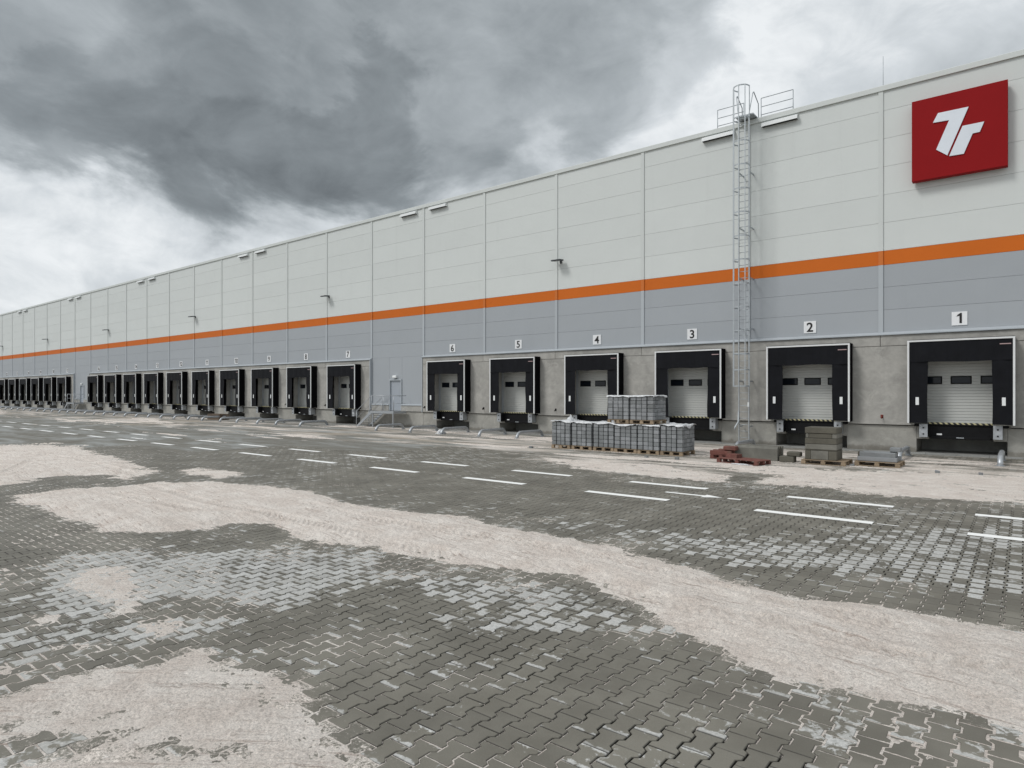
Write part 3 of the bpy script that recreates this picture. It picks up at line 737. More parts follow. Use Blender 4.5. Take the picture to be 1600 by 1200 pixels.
# concrete blocks: joint ranges that hold docks
BLK = [(-2, 5), (6, 16), (17, 30)]          # first..last joint
def cpiece(nm, x0, x1, y0, y1, z0, z1, m='conc', bev=0.012): return wl(MB().box(x0, x1, y0, y1, z0, z1, bev)).build(nm, M[m], wh)
for bi, (ka, kb) in enumerate(BLK):
    XA, XB = JX(kb), JX(ka)
    if ka < 0: XB = JX(KR)
    if kb == 30: XB_ = XB; XA = JX(KL)
    dx = [DOORS[n_] for n_ in DOORS if XA < DOORS[n_] < XB]; dx.sort()
    # piers
    edges = [XA] + [q for d in dx for q in (d - HALF, d + HALF)] + [XB]
    for i in range(0, len(edges), 2): cpiece('concrete_panel', edges[i] + .004, edges[i + 1] - .004, YC, 30.6, 1.09, 4.27)
    for d in dx: cpiece('door_lintel', d - HALF, d + HALF, YC + 0.02, 30.6, 4.0, 4.27)
    # top course, jointed at the bay joints
    ks = [q for q in range(-3, KL + 1) if XA - .01 <= JX(q) <= XB + .01]
    for q in ks[:-1]: cpiece('concrete_beam', JX(q + 1) + .008, JX(q) - .008, YC, 30.6, 4.285, 4.715)
    # dock plinth below
    pe = [XA] + [q for d in dx for q in (d - PITW, d + PITW)] + [XB]
    for i in range(0, len(pe), 2): cpiece('plinth_panel', pe[i] + .004, pe[i + 1] - .004, YL, 31.9, -0.05, 1.06, 'conclow')
    for d in dx:
        for sgn in (-1, 1): cpiece('pit_shoulder', d + sgn * LEVW, d + sgn * (PITW + .001), YL + .001, 30.5, 0.56, 1.055, 'conclow')
    # sloped flashing on the concrete
    wl(MB().prism([(29.93, 4.722), (29.93, 4.755), (30.142, 4.862), (30.142, 4.722)], 'x', XA - .03, XB + .03)).build('wall_flashing', M['flash'], wh)
    for e_ in (XA, XB):
        if abs(e_ - JX(KR)) > 1 and abs(e_ - JX(KL)) > 1:
            wl(MB().box(e_ - 0.035, e_ + 0.035, 29.96, 30.16, 1.07, 4.72)).build('edge_flashing', M['flash'], wh)
# dark backing behind doors and pits
# sectional doors
lf = MB(); lf.box(-HALF, HALF, 0, 0.05, 0, 2.80)
zz = 0.0
while zz < 2.78:
    tp = min(zz + 0.108, 2.79)
    lf.prism([(0, zz), (-0.020, zz + 0.014), (-0.020, tp - 0.010), (0, tp)], 'x', -HALF + .001, HALF - .001); zz += 0.116
leaf_me = lf.mesh('door_leaf', M['leaf'])
win_me = MB().box(-0.34, 0.34, -0.035, -0.008, 0, 0.315, 0.012).mesh('window', M['blacksteel'])
pane_me = MB().box(-0.295, 0.295, -0.041, -0.037, 0.045, 0.27, 0.0).mesh('pane', M['glass'])
jam_me = [MB().box(sgn * HALF - .003 * sgn, sgn * (HALF - 0.09), -0.12, -0.03, 0, 2.8).mesh('door_track', M['flash']) for sgn in (-1, 1)]
for n_, X in DOORS.items():
    o = at('dock_door', leaf_me, X, 30.47, 1.19)
    for q in jam_me: link('door_track', q, o)
    for q in (-0.95, 0, 0.95):
        wf = link('window', win_me, o, (q, 0, 1.53))
        # pane is set in the same frame; thing > dock_door > window is the third level, so it rides on the door
        link('pane', pane_me, o, (q, 0, 1.53))
    at('door_floor', meshes.setdefault('dfl', MB().box(-HALF, HALF, 0, 1.8, -0.2, 0).mesh('door_floor', M['conclow'])), X, 30.12, 1.17)

# number signs
fc = {}
def text_mesh(t, size):
    cu = bpy.data.curves.new('digits', 'FONT'); cu.body = t; cu.size = size; cu.align_x = 'CENTER'; cu.align_y = 'CENTER'; cu.extrude = 0.003; cu.offset = 0.011
    o = bpy.data.objects.new('digits', cu); scn.collection.objects.link(o)
    dg = bpy.context.evaluated_depsgraph_get(); dg.update(); me = bpy.data.meshes.new_from_object(o.evaluated_get(dg)); scn.collection.objects.unlink(o); bpy.data.objects.remove(o)
    me.transform(__import__('mathutils').Matrix.Rotation(R(90), 4, 'X')); me.materials.clear(); me.materials.append(M['digit']); return me
ONE = [(-0.095, 0.10), (-0.06, 0.165), (0.035, 0.235), (0.075, 0.235), (0.075, -0.16), (0.0, -0.16), (0.0, 0.125)]
NUMW = ['', 'one', 'two', 'three', 'four', 'five', 'six', 'seven', 'eight', 'nine', 'ten', 'eleven', 'twelve', 'thirteen', 'fourteen', 'fifteen', 'sixteen']
ORD = ['first', 'second', 'third', 'fourth', 'fifth', 'sixth', 'seventh', 'eighth', 'ninth', 'tenth']
def dock(n_): return 'dock ' + NUMW[n_] if n_ <= 16 else 'the %s dock left of the far stairs' % ORD[n_ - 17]
for n_, X in DOORS.items():
    wd = 0.5 if n_ < 10 else 0.6
    s_ = empty('number_sign', (X - .03, YW, 5.24), 'white number plate above ' + dock(n_), 'number sign', 'number signs above the docks')
    MB().box(-wd / 2, wd / 2, -0.03, -0.002, -0.26, 0.26, 0.004).build('plate', M['signwhite'], s_)
    ds = str(n_); step = 0.27 if len(ds) == 1 else 0.25
    for q, ch in enumerate(ds):
        xo = (q - (len(ds) - 1) / 2) * step
        if ch == '1': link('digit', meshes.setdefault('one', MB().prism(ONE, 'y', -0.005, 0.003).mesh('digit', M['digit'])), s_, (xo, -0.036, -0.02)); continue
        if 'd' + ch not in meshes:
            t = text_mesh(ch, 0.56); c = [v_.co.copy() for v_ in t.vertices]
            ccx = (min(p.x for p in c) + max(p.x for p in c)) / 2; ccz = (min(p.z for p in c) + max(p.z for p in c)) / 2
            t.transform(__import__('mathutils').Matrix.Translation((-ccx, 0, -ccz))); meshes['d' + ch] = t
        link('digit', meshes['d' + ch], s_, (xo, -0.034, 0))

# ------------------------------------------------------------ dock shelters and levellers
YF = -0.58                                  # front of the shelter, relative to the wall
def make_shelter(sd=0):
    t = empty('dock_shelter', (0, YC, 1.19)); W, HT = 1.66, 3.22
    hc = MB()
    n_ = 16
    for i in range(n_):                     # head curtain with soft waves
        x0 = -W + .05 + (2 * W - .1) * i / n_; x1 = -W + .05 + (2 * W - .1) * (i + 1) / n_
        w0 = 0.018 * math.sin(i * 1.9 + sd); w1 = 0.018 * math.sin((i + 1) * 1.9 + sd); b0 = 2.38 + 0.016 * math.sin(i * (.5 + .23 * (sd % 5)) + sd); b1 = 2.38 + 0.016 * math.sin((i + 1) * (.5 + .23 * (sd % 5)) + sd)
        hc.add([(x0, YF + .02, HT - .05), (x1, YF + .02, HT - .05), (x1, YF + .02 + w1, b1), (x0, YF + .02 + w0, b0)], [(0, 1, 2, 3)], True)
        hc.add([(x0, YF + .032, HT - .05), (x1, YF + .032, HT - .05), (x1, YF + .032 + w1, b1), (x0, YF + .032 + w0, b0)], [(3, 2, 1, 0)], True)
    hc.build('head_curtain', M['rubber'], t)
    for sgn in (-1, 1):
        sc = MB(); m_ = 10
        for i in range(m_):
            z0 = 0.02 + (HT - .09) * i / m_; z1 = 0.02 + (HT - .09) * (i + 1) / m_
            q0 = 0.016 * math.sin(i * 1.3 + sgn + sd); q1 = 0.016 * math.sin((i + 1) * 1.3 + sgn + sd); e0 = 1.0 + 0.014 * math.sin(i * .6 + sd * 2); e1 = 1.0 + 0.014 * math.sin((i + 1) * .6 + sd * 2)
            for yy in (YF + .05, YF + .062): sc.add([(sgn * (W - .05), yy, z0), (sgn * e0, yy + q0, z0), (sgn * e1, yy + q1, z1), (sgn * (W - .05), yy, z1)], [(0, 1, 2, 3)], True)
        sc.build('side_curtain', M['rubber'], t)
        sp_ = MB(); st = 14                  # bellows side, shallow ribs
        prof = []
        for i in range(st + 1): prof.append((YF + .045 + (-YF - .05) * i / st, W + (0.018 if i % 2 else -0.004)))
        pr = [(sgn * p[1], p[0]) for p in prof] + [(sgn * (W - .05), -0.005), (sgn * (W - .05), YF + .045)]
        sp_.prism(pr, 'z', 0.0, HT)
        sp_.build('side_panel', M['rubber2'], t)
        MB().box(sgn * (W - .058), sgn * (W + .012), YF - .012, YF + .04, 0.0, HT + .012, 0.008).build('edge_trim', M['trim'], t)
        MB().box(sgn * 1.34 - .055, sgn * 1.34 + .055, YF + .030, YF + .043, 0.72, 1.02, 0.004).build('marker_plate', M['white'], t)
    MB().box(-W + .055, W - .055, YF - .012, YF + .015, HT - .055, HT + .012, 0.006).build('top_trim', M['trim'], t)
    MB().box(-W - .01, W + .01, YF + .042, -0.005, HT + .001, HT + .035, 0.01).build('top_panel', M['rubber2'], t)
    MB().box(1.22, 1.55, YF + .005, YF + .015, HT - .26, HT - .225).build('maker_tag', M['tagm'], t)
    return t
def make_leveller():
    t = empty('dock_leveller', (0, YC, 0))
    MB().box(-1.0, 1.0, -0.02, 1.2, 1.115, 1.165, 0.004).build('deck', M['blacksteel'], t)
    hz = MB()
    hz.box(-1.0, 1.0, -0.03, -0.022, 1.165, 1.225); hz.box(-1.0, 1.0, -0.030, 0.012, 1.225, 1.231)
    hz.build('hazard_edge', M['hazard'], t)
    fr = MB(); fr.box(-1.0, 1.0, 0.02, 0.08, 0.62, 1.11, 0.01); fr.box(-0.94, 0.94, -0.04, 0.019, 0.60, 0.70, 0.01); fr.box(-1.48, -1.0, -0.06, 0.09, 1.068, 1.165, .01); fr.box(1.0, 1.48, -0.06, 0.09, 1.068, 1.165, .01)
    fr.build('front_plate', M['blacksteel'], t)
    for sgn in (-1, 1):
        b_ = MB().box(sgn * 1.02, sgn * 1.30, -0.30, 0.09, 0.66, 1.16, 0.012).build('bumper', M['blacksteel'], t)
        pl_ = MB().box(sgn * 1.02, sgn * 1.30, -0.325, -0.302, 0.655, 1.165, 0.006)
        pl_.box(sgn * 1.30, sgn * 1.304, -0.30, 0.05, 0.665, 1.155)
        pl_.build('bumper_plate', M['bumper'], b_)
        for zz in (0.78, 1.02): MB().tube([(sgn * 1.16, -0.326, zz), (sgn * 1.16, -0.345, zz)], 0.03, 8).build('bolt', M['blacksteel'], b_)
    MB().box(-0.75, -0.58, -0.045, -0.041, 0.74, 0.80).build('rating_label', M['signwhite'], t)
    MB().box(-0.12, 0.12, -0.045, -0.041, 0.64, 0.67).build('pull_handle', M['flash'], t)
    pt = MB(); pt.box(-PITW, PITW, 1.7, 1.8, 0, 1.1); pt.box(-PITW, PITW, 0.09, 1.8, -0.04, 0.03)
    pt.build('pit', M['kerb'], t)
    return t
sh0 = make_shelter(); lv0 = make_leveller()
for i, (n_, X) in enumerate(DOORS.items()):
    s_ = sh0 if i == 0 else (make_shelter(i) if i < 9 else copy_tree(sh0)); s_.location.x = X
    tag(s_, 'black curtained shelter with white trim around ' + dock(n_), 'dock shelter', 'dock shelters along the wall')
    l_ = lv0 if i == 0 else copy_tree(lv0); l_.location.x = X
    tag(l_, 'black leveller and grey bumpers below ' + dock(n_), 'dock leveller', 'dock levellers along the wall')

# personnel doors in the entry bays
def entry(k, wide_label, door_lab):
    x0, x1 = JX(k + 1), JX(k)
    dcx = x0 + PB * 0.48; dw = 0.56; dzb, dzt = 1.12, 3.22
    for (a0, a1, z0, z1) in ((x0, dcx - dw - .08, 1.58, 4.84), (dcx + dw + .08, x1, 1.58, 4.84), (dcx - dw - .08, dcx + dw + .08, dzt + .08, 4.84)):
        wl(MB().box(a0 + .004, a1 - .004, YW, YW + .05, z0, z1, 0.006)).build('grey_wall_panel', M['grey'], wh)
    wl(MB().box(x0, x1, 30.21, 30.6, 1.0, 4.9)).build('wall_core', M['dark'], wh)
    wl(MB().prism([(30.00, 1.50), (30.00, 1.53), (30.148, 1.60), (30.148, 1.50)], 'x', x0 + .04, dcx - dw - .08)).build('wall_flashing', M['flash'], wh)
    wl(MB().prism([(30.00, 1.50), (30.00, 1.53), (30.148, 1.60), (30.148, 1.50)], 'x', dcx + dw + .08, x1 - .04)).build('wall_flashing', M['flash'], wh)
    cpiece('concrete_panel', x0 + .04, dcx - dw - .08, 30.04, 30.6, 1.09, 1.495); cpiece('concrete_panel', dcx + dw + .08, x1 - .04, 30.04, 30.6, 1.09, 1.495)
    cpiece('plinth_panel', x0 + .005, x1 - .005, YL, 31.9, -0.05, 1.06, 'conclow')
    fr = MB()
    for a0, a1, z0, z1 in ((dcx - dw - .08, dcx - dw, dzb, dzt + .08), (dcx + dw, dcx + dw + .08, dzb, dzt + .08), (dcx - dw + .0, dcx + dw - .0, dzt, dzt + .08)): fr.box(a0, a1, 30.08, 30.28, z0, z1, .004)
    pd = wl(MB().box(dcx - dw, dcx + dw, 30.19, 30.205, dzb, dzt)).build('personnel_door', M['doorgrey'], wh)
    pdf = fr; pdf.v = [(p[0] + 80, p[1] - 30, p[2]) for p in pdf.v]; pdf.build('door_frame', M['flash'], pd)
    hd = MB().tube([(dcx + dw - .12, 30.19, 2.15), (dcx + dw - .12, 30.14, 2.15), (dcx + dw - .26, 30.14, 2.15)], 0.012, 6); wl(hd).build('handle', M['blacksteel'], pd)
    lm = empty('door_lamp', (dcx, YW, 3.48), door_lab, 'lamp', 'lamps over the personnel doors')
    MB().prism([(0, -0.09), (-0.16, -0.09), (-0.18, 0.0), (-0.14, 0.09), (0, 0.09)], 'x', -0.18, 0.18).build('housing', M['white'], lm)
    MB().box(-0.15, 0.15, -0.15, -0.03, -0.105, -0.092).build('diffuser', M['lens'], lm)
    # stairs: parallel to the wall, rising towards the door
    st = empty('steel_stairs', (dcx, 30.0, 0), wide_label, 'stairs', 'steel stairs at the personnel doors')
    a, bt = -2.63, -1.0; yn, yf = -1.2, -0.06
    def sb(nm, mb_, m='galv'): return mb_.build(nm, M[m], st)
    nst = 6
    for y_ in (yn, yf - .05):
        s1 = MB(); s1.prism([(a - .05, 0.0), (a + .2, 0.0), (bt, 0.93), (bt, 1.12), (bt - .1, 1.12)], 'y', y_, y_ + 0.04); sb('stringer', s1)
    for i in range(nst):
        zz = 1.10 * (i + 1) / (nst + 1); xx = a + .1 + (bt - a) * i / nst
        sb('step', MB().box(xx, xx + .28, yn + .045, yf - .055, zz - .03, zz, .003))
    sb('platform', MB().box(bt, 1.3, yn, yf, 1.06, 1.11, .004)); s2 = MB(); s2.box(bt, 1.3, yn - .012, yn - .002, 0.97, 1.13); s2.box(1.302, 1.312, yn, yf, 0.97, 1.13); sb('fascia', s2)
    for xx in (bt + .1, 1.2): sb('leg', MB().box(xx - .035, xx + .035, yn + .02, yn + .09, 0.0, 1.06))
    for y_ in (yn + .02, yf - .03):
        sb('handrail', MB().tube([(a, y_, 1.06), (a, y_, 1.08), (bt, y_, 2.17), (bt + .35, y_, 2.17)] if y_ > -0.5 else [(a, y_, 1.06), (a, y_, 1.08), (bt, y_, 2.17), (1.28, y_, 2.17)], 0.022, 8))
        sb('handrail', MB().tube([(a, y_, 0.58), (bt, y_, 1.65)] + ([(1.28, y_, 1.65)] if y_ < -0.5 else []), 0.014, 6))
        for xx, z0, z1 in ((a, 0, 1.07), (bt, 1.0, 2.17)): sb('post', MB().tube([(xx, y_, z0), (xx, y_, z1)], 0.022, 8))
    for xx in (0.15, 1.28): sb('post', MB().tube([(xx, yn + .02, 1.1), (xx, yn + .02, 2.17)], 0.02, 8))
    sb('handrail', MB().tube([(1.28, yn + .02, 2.17), (1.28, yf, 2.17)], 0.022, 8)); sb('handrail', MB().tube([(1.28, yn + .02, 1.65), (1.28, yf, 1.65)], 0.014, 6))
    return dcx
entry(5, 'galvanised stairs with handrails between docks six and seven', 'small white lamp above the grey door between docks six and seven')
entry(16, 'distant galvanised stairs with handrails beyond dock sixteen', 'small white lamp above the far grey door beyond dock sixteen')

# ------------------------------------------------------------ wheel guides
def make_guide():
    t = empty('wheel_guide', (0, 26.4, 0)); z = 0.30; r = 0.085
    pts = [(0, -0.05, -0.02), (0, 0.0, 0.10), (0, 0.10, z - .06), (0, 0.22, z), (0, 2.0, z), (0, 2.12, z - .06), (0, 2.22, 0.1), (0, 2.27, -0.02)]
    MB().tube(pts, r, 14).build('pipe', M['galv'], t)
    for y_ in (-0.04, 2.26): MB().tube([(0, y_, 0.0), (0, y_, 0.018)], 0.14, 12, smooth=False).build('foot_plate', M['galv'], t)
    return t
gx = [26.4 * wall(q, 600, 1.0)[0] for q in (1563, 1405)] + [-6.15, 26.4 * wall(1150, 600, 1.0)[0], -12.2, -14.9, -17.6] + [26.4 * wall(q, 600, 1.0)[0] for q in (808, 749, 690, 641, 588)]
gx += [26.4 * wall(q, 600, 1.0)[0] for q in (469, 431, 402, 370, 344, 316, 294)]
while gx[-1] > -128: gx.append(gx[-1] - 2.69)
g0 = make_guide()
def where(X):
    n_ = min(DOORS, key=lambda q: abs(DOORS[q] - X)); d = X - DOORS[n_]
    if abs(d) > 2.75: return ('left' if X < JX(KL / 2) else 'right'), 'the grey personnel door'
    return ('left' if d < 0 else 'right'), 'dock %d' % n_
for i, X in enumerate(gx):
    g_ = g0 if i == 0 else copy_tree(g0); g_.location.x = X
    nd = min(DOORS, key=lambda q: abs(DOORS[q] - X)); d = X - DOORS[nd]
    side = 'left' if d < 0 else 'right'
    if i and abs(d) > 2.4 and nd in (6, 7, 16, 17): lab = 'pipe hoop before the stairs, %s side of %s' % (side, dock(nd))
    else: lab = 'galvanised pipe hoop, %s side of %s' % (side, dock(nd))
    tag(g_, lab, 'wheel guide', 'wheel guides in front of the docks')

# ------------------------------------------------------------ wall fittings: floodlights, overflow hoods, sign, ladder, rails
def make_flood():
    t = empty('floodlight', (0, YW, 9.75))
    MB().box(-0.06, 0.06, -0.05, -0.03, -0.12, 0.10).build('bracket', M['lampbody'], t)
    MB().tube([(0, -0.04, 0), (0, -0.20, 0.03)], 0.03, 8).build('arm', M['lampbody'], t)
    h_ = MB().prism([(-0.16, 0.07), (-0.16, 0.0), (-0.62, -0.05), (-0.64, -0.01), (-0.60, 0.03)], 'x', -0.27, 0.27).build('lamp_head', M['lampbody'], t)
    MB().prism([(-0.22, -0.012), (-0.58, -0.050), (-0.58, -0.057), (-0.22, -0.019)], 'x', -0.22, 0.22).build('glass', M['lens'], h_)
    return t
f0 = make_flood()
places = ['between docks four and five', 'between docks seven and eight', 'between docks eleven and twelve', 'between docks fifteen and sixteen', 'near the far stairs', 'near the left edge of the photo', 'at the far end of the wall']
for i, k in enumerate((3, 7, 11, 15, 19, 23, 27)):
    o = f0 if i == 0 else copy_tree(f0); o.location.x = JX(k) + .32
    tag(o, 'dark floodlight high on the wall ' + places[i], 'floodlight', 'floodlights on the wall')
def make_hood():
    t = empty('overflow_hood', (0, YW, 14.5))
    MB().prism([(0, 0.2), (-0.20, 0.09), (-0.215, -0.06), (-0.20, -0.06), (-0.185, 0.075), (0, 0.17)], 'x', -0.77, 0.77).build('hood', M['white'], t)
    for sgn in (-1, 1): MB().prism([(0, 0.17), (-0.185, 0.075), (-0.2, -0.05), (0, -0.05)], 'x', sgn * 0.765 - .004, sgn * .765 + .002).build('side_plate', M['white'], t)
    MB().box(-0.75, 0.75, -0.165, -0.004, -0.045, -0.02).build('grille', M['dark'], t)
    return t
h0 = make_hood()
hn = ['beside the ladder', 'above the near stairs', 'above docks nine and ten', 'above docks thirteen and fourteen', 'above the far stairs', 'near the far left edge', 'at the far end']
i = 0
for q, k in enumerate((1, 5, 9, 13, 17, 21, 25)):
    for sgn, nm in ((-1, 'left'), (1, 'right')):
        o = h0 if i == 0 else copy_tree(h0); i += 1; o.location.x = JX(k) + sgn * 1.40
        tag(o, 'white metal hood under the roof edge, %s one %s' % (nm, hn[q]), 'overflow hood', 'overflow hoods under the roof edge')
# red board
bd = empty('sign_board', (-1.96, 29.75, 12.28), 'large square red sign board with white 7r emblem at the top right', 'sign')
def bl(x, y, Y=29.75): X, z = wall(1340 + x / 3.158, 60 + y / 3.158, Y); return (X + 1.96, z - 12.28)
MB().box(-1.51, 1.50, 0, 0.30, -1.58, 1.575, 0.012).build('board', M['redboard'], bd)
MB().box(-1.40, 1.40, 0.301, 0.395, -1.45, 1.45).build('mounting_frame', M['lampbody'], bd)
S7 = [bl(*p) for p in ((397, 370), (548, 338), (443, 578), (388, 550), (452, 404), (372, 418))]
SR = [bl(*p) for p in ((518, 433), (625, 411), (603, 462), (568, 470), (524, 570), (452, 582))]
MB().prism(S7, 'y', -0.035, -0.002).build('emblem_seven', M['logo'], bd); MB().prism(SR, 'y', -0.035, -0.002).build('emblem_r', M['logo'], bd)

# caged ladder
LX, LY = -9.965, 29.5; ld = empty('caged_ladder', (LX, LY, 0), 'tall galvanised ladder with safety cage running up to the roof between docks two and three', 'ladder')
for sgn in (-1, 1):
    x = sgn * 0.225
    MB().box(x - .018, x + .018, -0.033, 0.033, 0.12, 14.95).build('stile', M['ladder'], ld)
    MB().tube([(x, 0, 14.95), (x * 1.25, 0.0, 15.3), (x * 1.65, 0.1, 15.95), (x * 1.65, 0.2, 16.02), (x * 1.65, 0.85, 15.7), (x * 1.65, 0.9, 15.0)], 0.022, 8).build('grab_rail', M['ladder'], ld)
rung = MB().tube([(-0.21, 0, 0), (0.21, 0, 0)], 0.014, 8).mesh('rung', M['ladder'])
zz = 0.35
while zz < 14.95: link('rung', rung, ld, (0, 0, zz)); zz += 0.29
def hoop_mesh(r, yc):
    pts = [(-0.225, 0, 0), (-0.30, -0.12, 0)]
    for i in range(13):
        t = math.pi * (-0.05 + 1.1 * i / 12); pts.append((-r * math.cos(t), yc - r * math.sin(t), 0))
    pts += [(0.30, -0.12, 0), (0.225, 0, 0)]
    m_ = MB(); n_ = len(pts)
    vs = [(p[0], p[1], s_) for p in pts for s_ in (-0.03, 0.03)] + [(p[0] * .975, p[1] * .985 - .002, s_) for p in pts for s_ in (-0.03, 0.03)]
    fs = [(2 * i, 2 * i + 1, 2 * i + 3, 2 * i + 2) for i in range(n_ - 1)] + [(2 * n_ + 2 * i, 2 * n_ + 2 * i + 2, 2 * n_ + 2 * i + 3, 2 * n_ + 2 * i + 1) for i in range(n_ - 1)]
    fs += [(2 * i + 1, 2 * n_ + 2 * i + 1, 2 * n_ + 2 * i + 3, 2 * i + 3) for i in range(n_ - 1)] + [(2 * i, 2 * i + 2, 2 * n_ + 2 * i + 2, 2 * n_ + 2 * i) for i in range(n_ - 1)]
    return m_.add(vs, fs).mesh('cage_hoop', M['ladder'])
hm = hoop_mesh(0.355, -0.33)
HZ = [2.68, 3.41, 4.13] + [5.16 + 1.06 * i for i in range(10)] + [16.1]
for z_ in HZ: link('cage_hoop', hm, ld, (0, 0, z_))
for i in range(5):
    t = math.pi * (0.02 + 0.96 * i / 4); x, y = -0.362 * math.cos(t), -0.33 - 0.362 * math.sin(t)
    MB().box(x - .02, x + .02, y - .008, y + .008, 2.65, 16.13).build('cage_bar', M['ladder'], ld)
for z_ in (0.85, 2.9, 5.3, 7.6, 9.9, 12.4):
    for sgn in (-1, 1): MB().box(sgn * .225 - .02, sgn * .225 + .02, 0.033, 0.64 if z_ > 4.8 else 0.49, z_ - .03, z_ + .03).build('wall_bracket', M['ladder'], ld)
MB().tube([(-0.225, -0.05, 1.55), (-0.23, -0.08, 1.05), (-0.30, -0.3, 0.82), (-0.31, -0.32, 0.72)], 0.035, 8).build('safety_latch', M['ladder'], ld)
MB().box(-0.4, 0.4, 0.05, 1.3, 14.97, 15.02).build('top_step', M['galv'], ld)
MB().box(.17, .25, -.05, -.04, 1.75, 1.95).build('label_plate', M['white'], ld)
for nm, xa, xb in (('left', -11.62, -10.36), ('right', -9.56, -8.15)):
    rl = empty('roof_guardrail', ((xa + xb) / 2, 30.65, 14.9), 'thin galvanised guard rail on the roof edge %s of the ladder top' % nm, 'guard rail', 'guard rails on the roof')
    hw = (xb - xa) / 2
    for z_ in (0.38, 0.75, 1.15): MB().tube([(-hw, 0, z_), (hw, 0, z_)], 0.017, 6).build('rail', M['ladder'], rl)
    for x in (-hw, hw): MB().tube([(x, 0, -0.25), (x, 0, 1.15)], 0.02, 6).build('post', M['ladder'], rl)
lr = empty('lightning_rod', (JX(0) + .05, 30.35, 14.8), 'thin lightning rod standing on the roof edge left of the red sign', 'lightning rod')
MB().tube([(0, 0, 0), (0, 0, 1.45)], 0.011, 6).build('rod', M['ladder'], lr); MB().box(-.1, .1, -.1, .1, 0.0, 0.1, .01).build('base', M['kerb'], lr)
# small fittings on the concrete beside the docks
for i, (k, nm) in enumerate(((0, 'between docks one and two'), (3, 'between docks four and five'), (4, 'between docks five and six'), (5, 'at the corner left of dock six'), (7, 'between docks seven and eight'), (8, 'between docks eight and nine'))):
    X = JX(k) + (.25 if k == 5 else 0.06)
    f_ = empty('wall_tap', (X, YC, 1.42), ('rusty red' if i == 0 else 'small dark') + ' wall fitting low on the concrete ' + nm, 'wall fitting', 'fittings on the concrete wall')
    mm = M['tap'] if i == 0 else M['blacksteel']
    MB().box(-.05, .05, -.02, -.002, -.07, .07, .008).build('plate', mm, f_); MB().tube([(0, -.02, .0), (0, -.09, .0), (0, -.12, -.08)], .025, 8).build('spout', mm, f_)

# ------------------------------------------------------------ pallets and building materials
def pallet_parts(t, Wd=1.0, Dp=1.2, m='wood', z=0.0):
    me1 = MB().box(-Wd / 2, Wd / 2, -0.05, 0.05, 0, 0.022, 0.003).mesh('deck_board', M[m]); me2 = MB().box(-0.07, 0.07, -0.05, 0.05, 0, 0.09, 0.004).mesh('block', M[m])
    me3 = MB().box(-Wd / 2, Wd / 2, -0.05, 0.05, 0, 0.022, 0.003).mesh('skid', M[m])
    me4 = MB().box(-0.05, 0.05, -Dp / 2, Dp / 2, 0, 0.02, 0.003).mesh('cross_board', M[m])
    for i in range(7): link('deck_board', me1, t, (0, -Dp / 2 + .05 + (Dp - .1) * i / 6, z + 0.132))
    for x in (-Wd / 2 + .07, 0, Wd / 2 - .07):
        link('cross_board', me4, t, (x, 0, z + 0.112))
        for y in (-Dp / 2 + .05, 0, Dp / 2 - .05): link('block', me2, t, (x, y, z + 0.022))
    for y in (-Dp / 2 + .05, 0, Dp / 2 - .05): link('skid', me3, t, (0, y, z))


